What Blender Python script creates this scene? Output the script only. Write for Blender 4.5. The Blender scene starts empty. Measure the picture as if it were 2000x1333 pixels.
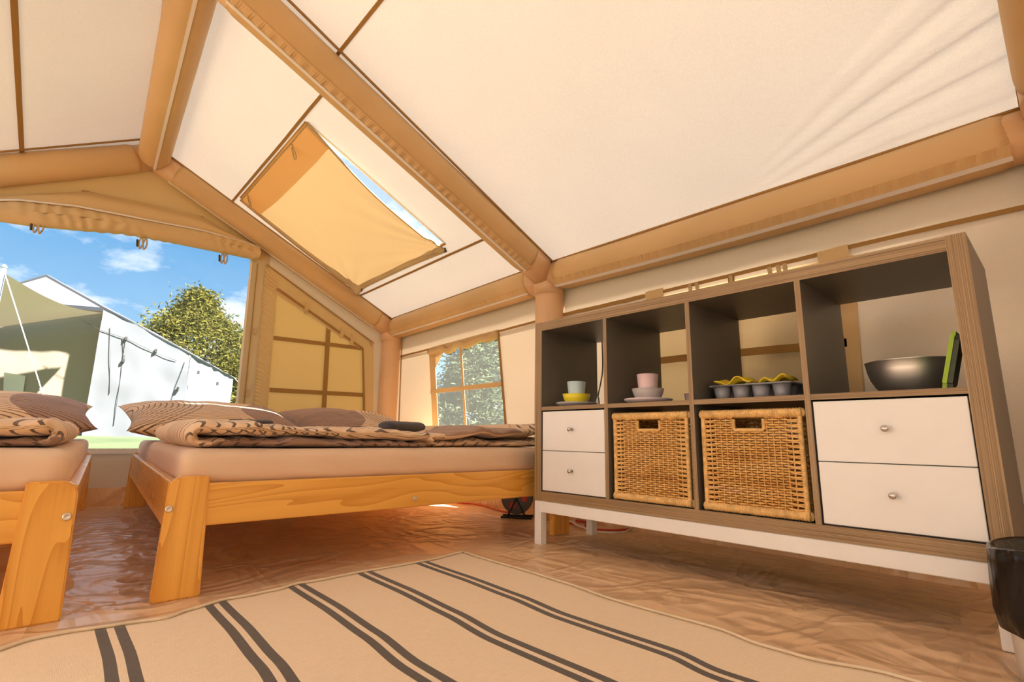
import bpy, bmesh, math, random
from mathutils import Vector, Matrix, noise as mnoise
random.seed(7)
scn = bpy.context.scene
COL = scn.collection
PI = math.pi

# ------------------------------------------------------------------ camera
RIGHT = Vector((0.67662818, 0.73615699, 0.01572228))
DOWN = Vector((-0.12758058, 0.13823982, -0.98214711))
FWD = Vector((-0.72518791, 0.66254255, 0.1874563))
CAMP = Vector((1.58433, -1.58979, 0.42885))
FPX = 995.095
cam_d = bpy.data.cameras.new('camera'); cam = bpy.data.objects.new('camera', cam_d); COL.objects.link(cam)
cam_d.sensor_width = 36; cam_d.lens = FPX / 2000 * 36; cam_d.clip_start = 0.02; cam_d.clip_end = 500
M3 = Matrix((RIGHT, -DOWN, -FWD)).transposed()
cam.matrix_world = Matrix.Translation(CAMP) @ M3.to_4x4()
scn.camera = cam
# ------------------------------------------------------------------ view, world, sun
vs = scn.view_settings
vs.view_transform = 'Standard'; vs.look = 'None'; vs.gamma = 1; vs.exposure = 0.74
vs.use_curve_mapping = False
scn.cycles.max_bounces = 14; scn.cycles.diffuse_bounces = 6; scn.cycles.transparent_max_bounces = 16
scn.cycles.caustics_reflective = False; scn.cycles.caustics_refractive = False

world = bpy.data.worlds.new('sky'); scn.world = world; world.use_nodes = True
def build_world():
    nt = world.node_tree; nt.nodes.clear(); N = nt.nodes.new; L = nt.links.new
    out = N('ShaderNodeOutputWorld'); bg = N('ShaderNodeBackground'); L(bg.outputs[0], out.inputs[0])
    tc = N('ShaderNodeTexCoord'); sep = N('ShaderNodeSeparateXYZ'); L(tc.outputs['Generated'], sep.inputs[0])
    ramp = N('ShaderNodeValToRGB'); L(sep.outputs['Z'], ramp.inputs[0])
    e = ramp.color_ramp.elements
    e[0].position = 0.0; e[0].color = (0.62, 0.80, 0.95, 1)
    e[1].position = 0.75; e[1].color = (0.07, 0.22, 0.56, 1)
    k = e.new(0.30); k.color = (0.16, 0.42, 0.76, 1)
    k = e.new(0.12); k.color = (0.36, 0.62, 0.90, 1)
    # clouds: noise on the flattened dome
    add = N('ShaderNodeMath'); add.operation = 'ADD'; L(sep.outputs['Z'], add.inputs[0]); add.inputs[1].default_value = 0.22
    mx = N('ShaderNodeMath'); mx.operation = 'MAXIMUM'; L(add.outputs[0], mx.inputs[0]); mx.inputs[1].default_value = 0.05
    dx = N('ShaderNodeMath'); dx.operation = 'DIVIDE'; L(sep.outputs['X'], dx.inputs[0]); L(mx.outputs[0], dx.inputs[1])
    dy = N('ShaderNodeMath'); dy.operation = 'DIVIDE'; L(sep.outputs['Y'], dy.inputs[0]); L(mx.outputs[0], dy.inputs[1])
    cb = N('ShaderNodeCombineXYZ'); L(dx.outputs[0], cb.inputs[0]); L(dy.outputs[0], cb.inputs[1])
    no = N('ShaderNodeTexNoise'); no.inputs['Scale'].default_value = 1.55; no.inputs['Detail'].default_value = 9; no.inputs['Roughness'].default_value = 0.58
    L(cb.outputs[0], no.inputs['Vector'])
    cr = N('ShaderNodeValToRGB'); L(no.outputs[0], cr.inputs[0])
    cr.color_ramp.elements[0].position = 0.50; cr.color_ramp.elements[0].color = (0, 0, 0, 1)
    cr.color_ramp.elements[1].position = 0.62; cr.color_ramp.elements[1].color = (0.95, 0.95, 0.95, 1)
    mix = N('ShaderNodeMix'); mix.data_type = 'RGBA'
    L(cr.outputs[0], mix.inputs['Factor']); L(ramp.outputs[0], mix.inputs['A']); mix.inputs['B'].default_value = (1.15, 1.17, 1.2, 1)
    L(mix.outputs['Result'], bg.inputs[0]); bg.inputs[1].default_value = 0.72
build_world()
sun_d = bpy.data.lights.new('sun', 'SUN'); sun = bpy.data.objects.new('sun', sun_d); COL.objects.link(sun)
sun_d.energy = 28.0; sun_d.angle = 0.02; sun_d.color = (1.0, 0.95, 0.86)
SUNDIR = Vector((0.48, 0.34, 0.81)).normalized()
sun.rotation_euler = SUNDIR.to_track_quat('Z', 'Y').to_euler(); sun.location = (3, 6, 9)

# ------------------------------------------------------------------ pixel -> point on an axis plane
def ray(u, v):
    return (RIGHT * ((u - 1000) / FPX) + DOWN * ((v - 666.5) / FPX) + FWD).normalized()
def on(u, v, axis, val):
    d = ray(u, v); return CAMP + d * ((val - CAMP[axis]) / d[axis])
def onplane(u, v, p0, n):
    d = ray(u, v); return CAMP + d * ((p0 - CAMP).dot(n) / d.dot(n))

# ------------------------------------------------------------------ node material helpers
MATS = {}
class NM:
    def __init__(s, name):
        s.m = bpy.data.materials.new(name); s.m.use_nodes = True; s.nt = s.m.node_tree; s.nt.nodes.clear()
        s.out = s.N('ShaderNodeOutputMaterial'); MATS[name] = s.m
    def N(s, t, **k):
        n = s.nt.nodes.new(t)
        for a, v in k.items(): setattr(n, a, v)
        return n
    def L(s, a, b): s.nt.links.new(a, b)
    def coord(s, scale=(1, 1, 1), kind='Object', rot=(0, 0, 0), loc=(0, 0, 0)):
        tc = s.N('ShaderNodeTexCoord'); mp = s.N('ShaderNodeMapping'); s.L(tc.outputs[kind], mp.inputs[0])
        mp.inputs['Scale'].default_value = scale; mp.inputs['Rotation'].default_value = rot; mp.inputs['Location'].default_value = loc
        return mp.outputs[0]
    def noise(s, vec, scale, detail=3, rough=.5, dist=0):
        n = s.N('ShaderNodeTexNoise'); s.L(vec, n.inputs['Vector']); n.inputs['Scale'].default_value = scale
        n.inputs['Detail'].default_value = detail; n.inputs['Roughness'].default_value = rough; n.inputs['Distortion'].default_value = dist
        return n.outputs[0]
    def ramp(s, fac, stops):
        r = s.N('ShaderNodeValToRGB'); s.L(fac, r.inputs[0]); e = r.color_ramp.elements
        while len(e) < len(stops): e.new(.5)
        for el, (p, c) in zip(e, stops): el.position = p; el.color = (*c, 1) if len(c) == 3 else c
        return r.outputs[0]
    def math(s, op, a, b=None, c=None):
        n = s.N('ShaderNodeMath', operation=op)
        for i, v in enumerate((a, b, c)):
            if v is None: continue
            if isinstance(v, (int, float)): n.inputs[i].default_value = v
            else: s.L(v, n.inputs[i])
        return n.outputs[0]
    def mixc(s, fac, a, b, mode='MIX'):
        n = s.N('ShaderNodeMix', data_type='RGBA', blend_type=mode)
        for k, v in (('Factor', fac), ('A', a), ('B', b)):
            if isinstance(v, (int, float)): n.inputs[k].default_value = v
            elif isinstance(v, tuple): n.inputs[k].default_value = (*v, 1)
            else: s.L(v, n.inputs[k])
        return n.outputs['Result']
    def bump(s, h, strength, dist=.01):
        b = s.N('ShaderNodeBump'); s.L(h, b.inputs['Height']); b.inputs['Strength'].default_value = strength; b.inputs['Distance'].default_value = dist
        return b.outputs[0]
    def principled(s, col, rough=.5, metal=0, normal=None, spec=None, coat=0, sheen=0):
        p = s.N('ShaderNodeBsdfPrincipled')
        if isinstance(col, tuple): p.inputs['Base Color'].default_value = (*col, 1)
        else: s.L(col, p.inputs['Base Color'])
        if isinstance(rough, (int, float)): p.inputs['Roughness'].default_value = rough
        else: s.L(rough, p.inputs['Roughness'])
        p.inputs['Metallic'].default_value = metal
        if spec is not None: p.inputs['Specular IOR Level'].default_value = spec
        if coat: p.inputs['Coat Weight'].default_value = coat; p.inputs['Coat Roughness'].default_value = .15
        if sheen: p.inputs['Sheen Weight'].default_value = sheen
        if normal is not None: s.L(normal, p.inputs['Normal'])
        s.L(p.outputs[0], s.out.inputs[0]); return p

def plain(name, col, rough=.5, metal=0, var=.06, scale=14, bump=0, **k):
    m = NM(name); v = m.coord()
    n = m.noise(v, scale, 4)
    c = m.ramp(n, [(.3, tuple(x * (1 - var) for x in col)), (.7, tuple(min(1, x * (1 + var)) for x in col))])
    nb = m.bump(m.noise(v, scale * 6, 3), bump) if bump else None
    m.principled(c, rough, metal, nb, **k); return m.m

def canvas(name, trans, refl, fac, var=.07, scale=90, bump=.12):
    """woven cloth lit from both sides: a mix of diffuse and translucent"""
    m = NM(name); v = m.coord()
    a = m.noise(m.coord((1, 6, 6)), scale, 3, .6); b = m.noise(m.coord((6, 1, 1)), scale, 3, .6)
    big = m.noise(v, 2.2, 3)
    w = m.math('ADD', m.math('MULTIPLY', m.math('ADD', a, b), .4), m.math('MULTIPLY', big, .2))
    f = m.ramp(w, [(.36, (1 - var,) * 3), (.64, (1.0,) * 3)])
    d = m.N('ShaderNodeBsdfDiffuse'); t = m.N('ShaderNodeBsdfTranslucent')
    m.L(m.mixc(1.0, f, refl, 'MULTIPLY'), d.inputs[0]); m.L(m.mixc(1.0, f, trans, 'MULTIPLY'), t.inputs[0])
    nb = m.bump(w, bump, .004); m.L(nb, d.inputs['Normal'])
    mx = m.N('ShaderNodeMixShader'); mx.inputs[0].default_value = fac
    m.L(d.outputs[0], mx.inputs[1]); m.L(t.outputs[0], mx.inputs[2]); m.L(mx.outputs[0], m.out.inputs[0]); return m.m

canvas('roof_canvas', (.150, .145, .136), (.98, .91, .81), .22, var=.14)
canvas('wall_canvas', (.245, .18, .12), (.98, .86, .70), .28)
canvas('gable_canvas', (1.0, .55, .16), (.97, .62, .30), .40)
canvas('flap_canvas', (.128, .082, .036), (.92, .72, .44), .36)
canvas('band_canvas', (.85, .56, .22), (.92, .70, .40), .55)
canvas('cover_canvas', (.30, .19, .07), (.86, .60, .30), .28)
canvas('seam_tape', (.55, .30, .09), (.50, .29, .10), .30, var=.15)
canvas('velcro_tape', (.8, .72, .64), (.86, .78, .70), .1)
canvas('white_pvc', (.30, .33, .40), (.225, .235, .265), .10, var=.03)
canvas('awning_canvas', (.36, .29, .2), (.36, .30, .235), .10)

def mk_tube():
    for name, col, ro, fac in (('sleeve_nylon', (.66, .43, .20), .48, .10), ('tube_tpu', (.74, .47, .255), .34, .10)):
        m = NM(name); v = m.coord()
        n = m.noise(v, 3, 4); fine = m.noise(v, 60, 2)
        c = m.ramp(n, [(.3, tuple(x * .93 for x in col)), (.7, tuple(x * 1.05 for x in col))])
        nb = m.bump(m.math('ADD', m.noise(v, 9, 3), m.math('MULTIPLY', fine, .12)), .12, .02)
        p = m.principled(c, ro, 0, nb, spec=.42)
        t = m.N('ShaderNodeBsdfTranslucent'); t.inputs[0].default_value = (.9, .55, .22, 1)
        mx = m.N('ShaderNodeMixShader'); mx.inputs[0].default_value = fac
        m.L(p.outputs[0], mx.inputs[1]); m.L(t.outputs[0], mx.inputs[2]); m.L(mx.outputs[0], m.out.inputs[0])
mk_tube()

def mk_film():
    for name, haze, hc in (('clear_film', .025, (.95, .93, .88)), ('window_mesh', .06, (.95, .92, .82))):
        m = NM(name)
        v = m.coord(); nb = m.bump(m.noise(v, 3, 2), .15, .02)
        tr = m.N('ShaderNodeBsdfTransparent'); tr.inputs[0].default_value = (.97, .98, .98, 1)
        dl = m.N('ShaderNodeBsdfTranslucent'); dl.inputs[0].default_value = (*hc, 1)
        gl = m.N('ShaderNodeBsdfGlossy'); gl.inputs['Roughness'].default_value = .08; m.L(nb, gl.inputs['Normal'])
        m1 = m.N('ShaderNodeMixShader'); m1.inputs[0].default_value = haze; m.L(tr.outputs[0], m1.inputs[1]); m.L(dl.outputs[0], m1.inputs[2])
        m2 = m.N('ShaderNodeMixShader'); m2.inputs[0].default_value = .035; m.L(m1.outputs[0], m2.inputs[1]); m.L(gl.outputs[0], m2.inputs[2])
        m.L(m2.outputs[0], m.out.inputs[0])
mk_film()

def mk_floor():
    m = NM('groundsheet')
    a = m.noise(m.coord((.55, 1.5, 1), rot=(0, 0, .45)), 2.6, 2, .45, 1.0)
    b = m.noise(m.coord((1.6, .7, 1), rot=(0, 0, -.35)), 3.1, 2, .45, 1.2)
    def crease(n): return m.math('MINIMUM', m.math('MULTIPLY', m.math('ABSOLUTE', m.math('SUBTRACT', n, .5)), 9), 1.0)
    soft = m.noise(m.coord((.8, 1.4, 1), rot=(0, 0, .3)), 4.0, 3, .5, .5)
    w = m.math('ADD', m.math('MULTIPLY', m.math('ADD', crease(a), crease(b)), -.22), soft)
    g = m.noise(m.coord(), 1.6, 3)
    c = m.ramp(g, [(.3, (.74, .49, .285)), (.7, (.80, .55, .33))])
    m.principled(c, .28, 0, m.bump(w, .52, .06), spec=.5)
mk_floor()

def mk_pine(name, axis, c1, c2):
    m = NM(name)
    sc = [6, 6, 6]; sc[axis] = .55
    v = m.coord(tuple(sc)); n = m.noise(v, 1.0, 2, .5, .6)
    rings = m.math('FRACT', m.math('MULTIPLY', n, 15))
    fsc = [160, 160, 160]; fsc[axis] = 3
    fine = m.noise(m.coord(tuple(fsc)), 1, 2)
    k = m.math('ADD', m.math('MULTIPLY', rings, .7), m.math('MULTIPLY', fine, .35))
    c = m.ramp(k, [(.10, c1), (.62, tuple((a * .55 + b * .45) for a, b in zip(c1, c2))), (.92, c2)])
    m.principled(c, .34, 0, m.bump(k, .05, .003), spec=.45, coat=.25)
for ax, nm in enumerate('xyz'): mk_pine('pine_' + nm, ax, (.93, .50, .10), (.70, .30, .04))

def mk_edge():
    for nm, ax in (('oak_edge_x', 0), ('oak_edge_z', 2)):
        m = NM(nm)
        sc = [1.2, 1.2, 1.2]; sc[2 if ax == 0 else 0] = 520
        n = m.noise(m.coord(tuple(sc), kind='Object'), 1.0, 2, .6)
        big = m.noise(m.coord(), 5, 2)
        k = m.math('ADD', m.math('MULTIPLY', n, .85), m.math('MULTIPLY', big, .15))
        c = m.ramp(k, [(.34, (.17, .105, .050)), (.5, (.335, .222, .112)), (.66, (.48, .335, .185))])
        m.principled(c, .5, 0, m.bump(k, .12, .003))
mk_edge()
plain('grey_laminate', (.125, .115, .10), .42, var=.05)
plain('white_lacquer', (.90, .90, .90), .35, var=.015)
plain('white_steel', (.90, .90, .90), .4, var=.02)
plain('knob_metal', (.62, .58, .54), .28, 1.0, var=.05)
plain('bolt_metal', (.78, .70, .62), .35, .8)
plain('rim_cane', (.78, .50, .19), .5, var=.25, scale=60)
plain('stake_cane', (.70, .43, .16), .5, var=.25, scale=40)
plain('dark_inside', (.03, .02, .015), .8)
plain('blue_plastic', (.62, .80, .86), .35, var=.02)
plain('yellow_plastic', (.92, .78, .04), .35, var=.02)
plain('grey_plastic', (.52, .49, .50), .4, var=.02)
plain('pink_plastic', (.88, .66, .68), .35, var=.02)
plain('lilac_plastic', (.80, .67, .72), .35, var=.02)
plain('mint_plastic', (.42, .58, .46), .35, var=.02)
plain('tin_grey', (.34, .345, .38), .45, .15, var=.08)
plain('yellow_cloth', (.92, .70, .04), .8, var=.08, bump=.2)
plain('green_plastic', (.30, .48, .02), .35, var=.03)
plain('dark_green_plastic', (.035, .05, .012), .4)
plain('black_plastic', (.012, .012, .012), .4)
plain('reel_grey', (.10, .10, .105), .45)
plain('red_plastic', (.55, .05, .03), .45)
plain('white_cable', (.78, .76, .74), .45)
plain('grey_cable', (.13, .13, .13), .5)
plain('towel_grey', (.060, .054, .062), .95, var=.2, scale=120, bump=.5, sheen=.3)
plain('bin_white', (.72, .70, .66), .4)
plain('rope_white', (.85, .85, .82), .8)
plain('pole_metal', (.42, .48, .50), .35, .6)
plain('bark', (.12, .085, .055), .9, var=.3, scale=20, bump=.5)
plain('strap_web', (.50, .35, .17), .8, var=.15, scale=80)
plain('dark_fitting', (.03, .028, .026), .5)

def mk_steel():
    m = NM('steel'); n = m.noise(m.coord((1, 1, 60)), 3, 2)
    m.principled((.86, .83, .79), m.math('ADD', m.math('MULTIPLY', n, .12), .36), 1.0)
mk_steel()

def mk_wicker(name, seed):
    m = NM(name)
    b = m.noise(m.coord((.8, .8, 9), loc=(seed, 0, seed)), 2.2, 3, .6)
    f = m.noise(m.coord((14, 14, 90)), 4, 2)
    k = m.math('ADD', m.math('MULTIPLY', b, .75), m.math('MULTIPLY', f, .25))
    c = m.ramp(k, [(.36, (.46, .19, .045)), (.46, (.76, .43, .12)), (.56, (.86, .55, .20)), (.66, (.74, .46, .25))])
    m.principled(c, .48, 0, None, spec=.4)
mk_wicker('wicker_a', 1.3); mk_wicker('wicker_b', 5.1)

def mk_bedding():
    m = NM('sheet_tan'); v = m.coord()
    n = m.noise(v, 3.2, 4, .5, .8)
    m.principled((.78, .56, .38), .8, 0, m.bump(n, .25, .05), sheen=.2)
    # arcs printed on tan and brown cotton
    def arcs(name, split, flip, c1, c2):
        m = NM(name); tc = m.N('ShaderNodeTexCoord'); sep = m.N('ShaderNodeSeparateXYZ'); m.L(tc.outputs['UV'], sep.inputs[0])
        X, Y = sep.outputs['X'], sep.outputs['Y']
        def rings(cx, cy, freq, w):
            dx = m.math('SUBTRACT', X, cx); dy = m.math('SUBTRACT', Y, cy)
            d = m.math('SQRT', m.math('ADD', m.math('MULTIPLY', dx, dx), m.math('MULTIPLY', dy, dy)))
            return d, m.math('LESS_THAN', m.math('FRACT', m.math('MULTIPLY', d, freq)), w)
        d1, l1 = rings(*split[0]); d2, l2 = rings(*split[1]); d3, _ = rings(*split[2])
        in1 = m.math('LESS_THAN', d1, split[3]); in2 = m.math('LESS_THAN', d2, split[4])
        line = m.math('MAXIMUM', m.math('MULTIPLY', l1, in1), m.math('MULTIPLY', l2, in2))
        area = m.math('LESS_THAN', d3, split[5])
        if flip: area = m.math('SUBTRACT', 1.0, area)
        base = m.mixc(area, c1, c2)
        col = m.mixc(m.math('MULTIPLY', line, .9), base, (.075, .035, .022))
        v = m.coord(); nb = m.bump(m.noise(v, 5, 4, .55, 1.0), .35, .05)
        m.principled(col, .85, 0, nb, sheen=.2)
    tan, br = (.78, .54, .33), (.36, .215, .145)
    arcs('print_pillow_a', ((.42, -.45, 34, .24), (-.35, .60, 30, .22), (1.15, .35, 1, .5), 1.05, .78, .52), False, tan, br)
    arcs('print_pillow_b', ((.40, -.40, 34, .24), (1.35, .40, 30, .22), (-.10, .45, 1, .5), .95, .80, .66), False, tan, br)
    # duvets: u runs along the fold path, v across; the front hem sits near v = .85
    arcs('print_duvet_a', ((.30, 1.05, 44, .22), (1.02, 1.20, 40, .22), (.16, .85, 1, .5), .56, .50, .34), False, tan, br)
    arcs('print_duvet_b', ((1.30, .95, 46, .24), (.05, 1.20, 40, .22), (.66, .82, 1, .5), .48, .52, .16), False, tan, br)
mk_bedding()

def mk_rug():
    m = NM('striped_rug'); tc = m.N('ShaderNodeTexCoord'); sep = m.N('ShaderNodeSeparateXYZ'); m.L(tc.outputs['UV'], sep.inputs[0])
    V = sep.outputs['Y']     # metres across the stripes, from the edge beside the shelf
    t = m.math('FRACT', m.math('DIVIDE', m.math('SUBTRACT', V, .165), .2125))
    s1 = m.math('LESS_THAN', m.math('ABSOLUTE', m.math('SUBTRACT', t, .09)), .047)
    s2 = m.math('LESS_THAN', m.math('ABSOLUTE', m.math('SUBTRACT', t, .245)), .047)
    inside = m.math('GREATER_THAN', V, .12)
    st = m.math('MULTIPLY', m.math('MAXIMUM', s1, s2), inside)
    w1 = m.noise(m.coord((40, 900, 1), kind='UV'), 1, 2); w2 = m.noise(m.coord((700, 30, 1), kind='UV'), 1, 2)
    w = m.math('MULTIPLY', m.math('ADD', w1, w2), .5)
    base = m.ramp(w, [(.35, (.80, .62, .42)), (.65, (.92, .74, .52))])
    dark = m.ramp(w, [(.35, (.06, .045, .035)), (.65, (.10, .078, .06))])
    m.principled(m.mixc(st, base, dark), .9, 0, m.bump(w, .4, .003), sheen=.2)
mk_rug()

def mk_grass():
    m = NM('lawn'); v = m.coord()
    c = m.ramp(m.noise(v, .8, 6, .65), [(.3, (.034, .052, .017)), (.7, (.065, .09, .031))])
    m.principled(c, .9, 0, m.bump(m.noise(v, 40, 3), .5, .03))
    for nm, c1, c2 in (('foliage_a', (.060, .066, .013), (.17, .150, .038)), ('foliage_b', (.055, .078, .042), (.155, .185, .105))):
        m = NM(nm); v = m.coord()
        c = m.ramp(m.noise(v, 2.0, 4), [(.3, c1), (.7, c2)])
        d = m.N('ShaderNodeBsdfDiffuse'); t = m.N('ShaderNodeBsdfTranslucent'); m.L(c, d.inputs[0]); m.L(c, t.inputs[0])
        mx = m.N('ShaderNodeMixShader'); mx.inputs[0].default_value = .35
        m.L(d.outputs[0], mx.inputs[1]); m.L(t.outputs[0], mx.inputs[2]); m.L(mx.outputs[0], m.out.inputs[0])
mk_grass()
def mk_bag():
    m = NM('bag_black'); v = m.coord()
    m.principled((.005, .005, .005), .25, 0, m.bump(m.noise(m.coord((1, 1, .35)), 16, 2, .5, .8), .35, .03), spec=.5)
mk_bag()

# ------------------------------------------------------------------ mesh helpers
def link(name, me, mat=None, parent=None, smooth=False):
    o = bpy.data.objects.new(name, me); COL.objects.link(o)
    if mat is not None:
        for mm in (mat if isinstance(mat, (list, tuple)) else [mat]): me.materials.append(MATS[mm])
    if parent is not None: o.parent = parent
    if smooth:
        for p in me.polygons: p.use_smooth = True
    return o
def mesh(name, verts, faces, mat=None, parent=None, smooth=False, uv=None):
    me = bpy.data.meshes.new(name); me.from_pydata([tuple(v) for v in verts], [], faces); me.update()
    if uv is not None:
        l = me.uv_layers.new(name='UVMap')
        for lp in me.loops: l.data[lp.index].uv = uv[lp.vertex_index]
    return link(name, me, mat, parent, smooth)
def frombm(name, bm, mat=None, parent=None, smooth=False):
    me = bpy.data.meshes.new(name); bm.to_mesh(me); bm.free(); return link(name, me, mat, parent, smooth)
def bmbox(bm, a, b):
    a, b = [min(x, y) for x, y in zip(a, b)], [max(x, y) for x, y in zip(a, b)]
    vs_ = [bm.verts.new((x, y, z)) for z in (a[2], b[2]) for y in (a[1], b[1]) for x in (a[0], b[0])]
    for f in ((0, 2, 3, 1), (4, 5, 7, 6), (0, 1, 5, 4), (2, 6, 7, 3), (0, 4, 6, 2), (1, 3, 7, 5)): bm.faces.new([vs_[i] for i in f])
    return vs_
def box(name, a, b, mat, parent=None, bev=0, seg=2):
    bm = bmesh.new(); bmbox(bm, a, b)
    if bev: bmesh.ops.bevel(bm, geom=bm.edges[:], offset=bev, segments=seg, affect='EDGES', profile=.5)
    return frombm(name, bm, mat, parent)
def empty(name, loc=(0, 0, 0), label=None, cat=None, group=None, kind=None):
    o = bpy.data.objects.new(name, None); COL.objects.link(o); o.location = loc; o.empty_display_size = .05
    return tag(o, label, cat, group, kind)
def tag(o, label=None, cat=None, group=None, kind=None):
    if label: o['label'] = label
    if cat: o['category'] = cat
    if group: o['group'] = group
    if kind: o['kind'] = kind
    return o
def struct(o): o['kind'] = 'structure'; return o
def frames(pts):
    out = []
    for i in range(len(pts)):
        a = pts[max(i - 1, 0)]; b = pts[min(i + 1, len(pts) - 1)]
        d = (b - a).normalized()
        up = Vector((0, 0, 1)) if abs(d.z) < .95 else Vector((0, 1, 0))
        n1 = d.cross(up).normalized(); n2 = n1.cross(d).normalized()
        out.append((n1, n2))
    return out
def tubemesh(pts, rad, seg=24, caps=True):
    pts = [Vector(p) for p in pts]; fr = frames(pts); V = []; F = []
    for i, (p, (n1, n2)) in enumerate(zip(pts, fr)):
        for j in range(seg):
            a = 2 * PI * j / seg; r = rad(i / (len(pts) - 1), a) if callable(rad) else rad
            V.append(p + (n1 * math.cos(a) + n2 * math.sin(a)) * r)
    for i in range(len(pts) - 1):
        for j in range(seg):
            k = (j + 1) % seg; F.append((i * seg + j, i * seg + k, (i + 1) * seg + k, (i + 1) * seg + j))
    if caps: F.append(tuple(range(seg - 1, -1, -1))); F.append(tuple((len(pts) - 1) * seg + j for j in range(seg)))
    return V, F
def tube(name, pts, rad, mat, parent=None, seg=24, caps=True):
    V, F = tubemesh(pts, rad, seg, caps); return mesh(name, V, F, mat, parent, True)
def lerp(a, b, n): a = Vector(a); b = Vector(b); return [a.lerp(b, i / (n - 1)) for i in range(n)]
def smoothpath(ctrl, n=8):
    c = [Vector(p) for p in ctrl]; out = []
    for i in range(len(c) - 1):
        p0 = c[max(i - 1, 0)]; p1 = c[i]; p2 = c[i + 1]; p3 = c[min(i + 2, len(c) - 1)]
        for k in range(n):
            t = k / n
            out.append(.5 * ((2 * p1) + (p2 - p0) * t + (2 * p0 - 5 * p1 + 4 * p2 - p3) * t * t + (3 * p1 - p0 - 3 * p2 + p3) * t ** 3))
    out.append(c[-1]); return out
def lathe(name, prof, mat, parent=None, seg=40, loc=(0, 0, 0)):
    V = []; F = []
    for r, z in prof:
        for j in range(seg): a = 2 * PI * j / seg; V.append((loc[0] + r * math.cos(a), loc[1] + r * math.sin(a), loc[2] + z))
    for i in range(len(prof) - 1):
        for j in range(seg): k = (j + 1) % seg; F.append((i * seg + j, i * seg + k, (i + 1) * seg + k, (i + 1) * seg + j))
    F.append(tuple(range(seg - 1, -1, -1)))
    if prof[-1][0] > 1e-4: F.append(tuple((len(prof) - 1) * seg + j for j in range(seg)))
    return mesh(name, V, F, mat, parent, True)
def strip(name, pts, wdir, w, thick, ndir, mat, parent=None):
    """a flat tape along pts: width along wdir, thickness along ndir"""
    V = []; F = []; wd = Vector(wdir).normalized(); nd = Vector(ndir).normalized()
    for p in pts:
        p = Vector(p)
        V += [p - wd * w / 2, p + wd * w / 2, p + wd * w / 2 + nd * thick, p - wd * w / 2 + nd * thick]
    for i in range(len(pts) - 1):
        for j in range(4): k = (j + 1) % 4; F.append((i * 4 + j, i * 4 + k, i * 4 + 4 + k, i * 4 + 4 + j))
    F.append((3, 2, 1, 0)); e = 4 * (len(pts) - 1); F.append((e, e + 1, e + 2, e + 3))
    return mesh(name, V, F, mat, parent)
def nz(x, y, z=0, s=1.0): return mnoise.noise((x * s, y * s, z * s))
def grid(name, nu, nv, fn, mat, parent=None, uvfn=None):
    V = []; F = []; U = []
    for i in range(nu + 1):
        for j in range(nv + 1):
            V.append(fn(i / nu, j / nv)); U.append(uvfn(i / nu, j / nv) if uvfn else (i / nu, j / nv))
    for i in range(nu):
        for j in range(nv): a = i * (nv + 1) + j; F.append((a, a + nv + 1, a + nv + 2, a + 1))
    return mesh(name, V, F, mat, parent, True, U)

# ================================================================== THE TENT
GX = -2.33          # gable canvas
WY = 0.60           # side wall canvas
LY = -2.85          # far side wall (out of view)
NX = 3.9            # gable behind the camera
XA, XB, XC = -2.30, -0.44, 1.68       # the three arches
EY = 0.55
def zr(y, x=None):                                # right roof canvas; its eave sinks a little towards the gable
    z = 1.432 + .457 * (EY - y)
    if x is not None and x < XB: z -= .043 * (XB - x) / (XB - XA) * min(1, max(0, (y + 1.33) / 1.88))
    return z
RY = -1.33
def zl(y): return zr(RY) - .57 * (RY - y)         # left roof canvas
RN = Vector((0, .457, 1)).normalized()

# ---- groundsheet
def floor_pt(s, t):
    x = -2.36 + s * 6.3; y = -2.95 + t * 3.6
    e = nz(x * 2.1 + y * 1.3, y * 3.2 - x * .6) * .5 + nz(x * 5, y * 7, 3) * .3
    ridge = (1 - abs(nz(x * 1.5 + 3, y * 5.5 + x * 1.2, 7)) * 3)
    h = .0035 * e + (.005 * max(0, ridge) if y > -.36 and x > -.1 else .0016 * max(0, ridge))
    return (x, y, h - .004)
floor = struct(grid('floor', 260, 150, floor_pt, 'groundsheet'))
# welded seam of the groundsheet running between the beds
0 and strip('floor_seam', [(x, -1.40 + .004 * math.sin(x * 9), .0015) for x in [-2.3 + i * .12 for i in range(20)]], (0, 1, 0), .035, .0012, (0, 0, 1), 'groundsheet', floor)

# ---- ceiling: canvas panels between the arches
ceil = empty('ceiling', (0, 0, 0), kind='structure')
def panel(x0, x1, y0, y1, zf, nu=24, nv=16, wr=None):
    def f(s, t):
        x = x0 + (x1 - x0) * s; y = y0 + (y1 - y0) * t
        z = (zr(y, x) if zf is zr else zf(y)) + .004 * nz(x * 1.1, y * 1.3, 5)
        if wr: z += wr(x, y)
        return (x, y, z)
    return grid('roof_panel', nu, nv, f, 'roof_canvas', ceil)
def fan(x, y):
    # tension folds fanning towards the third arch above the eave
    dx = x - .50; dy = .56 - y
    if dx < .02: return 0
    sl = dy / dx
    if sl < 0 or sl > .62: return 0
    amp = math.sin(PI * min(1, max(0, sl / .62))) ** 1.2 * min(1, dx / .95) ** 1.6
    return -.017 * amp * (.65 * math.sin(sl * 52 + 1.0 + 2.5 * nz(x * 1.2, y * 3)) + .35 * math.sin(sl * 110 + 4 * nz(x * 1.5, y * 2, 8)))
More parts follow.
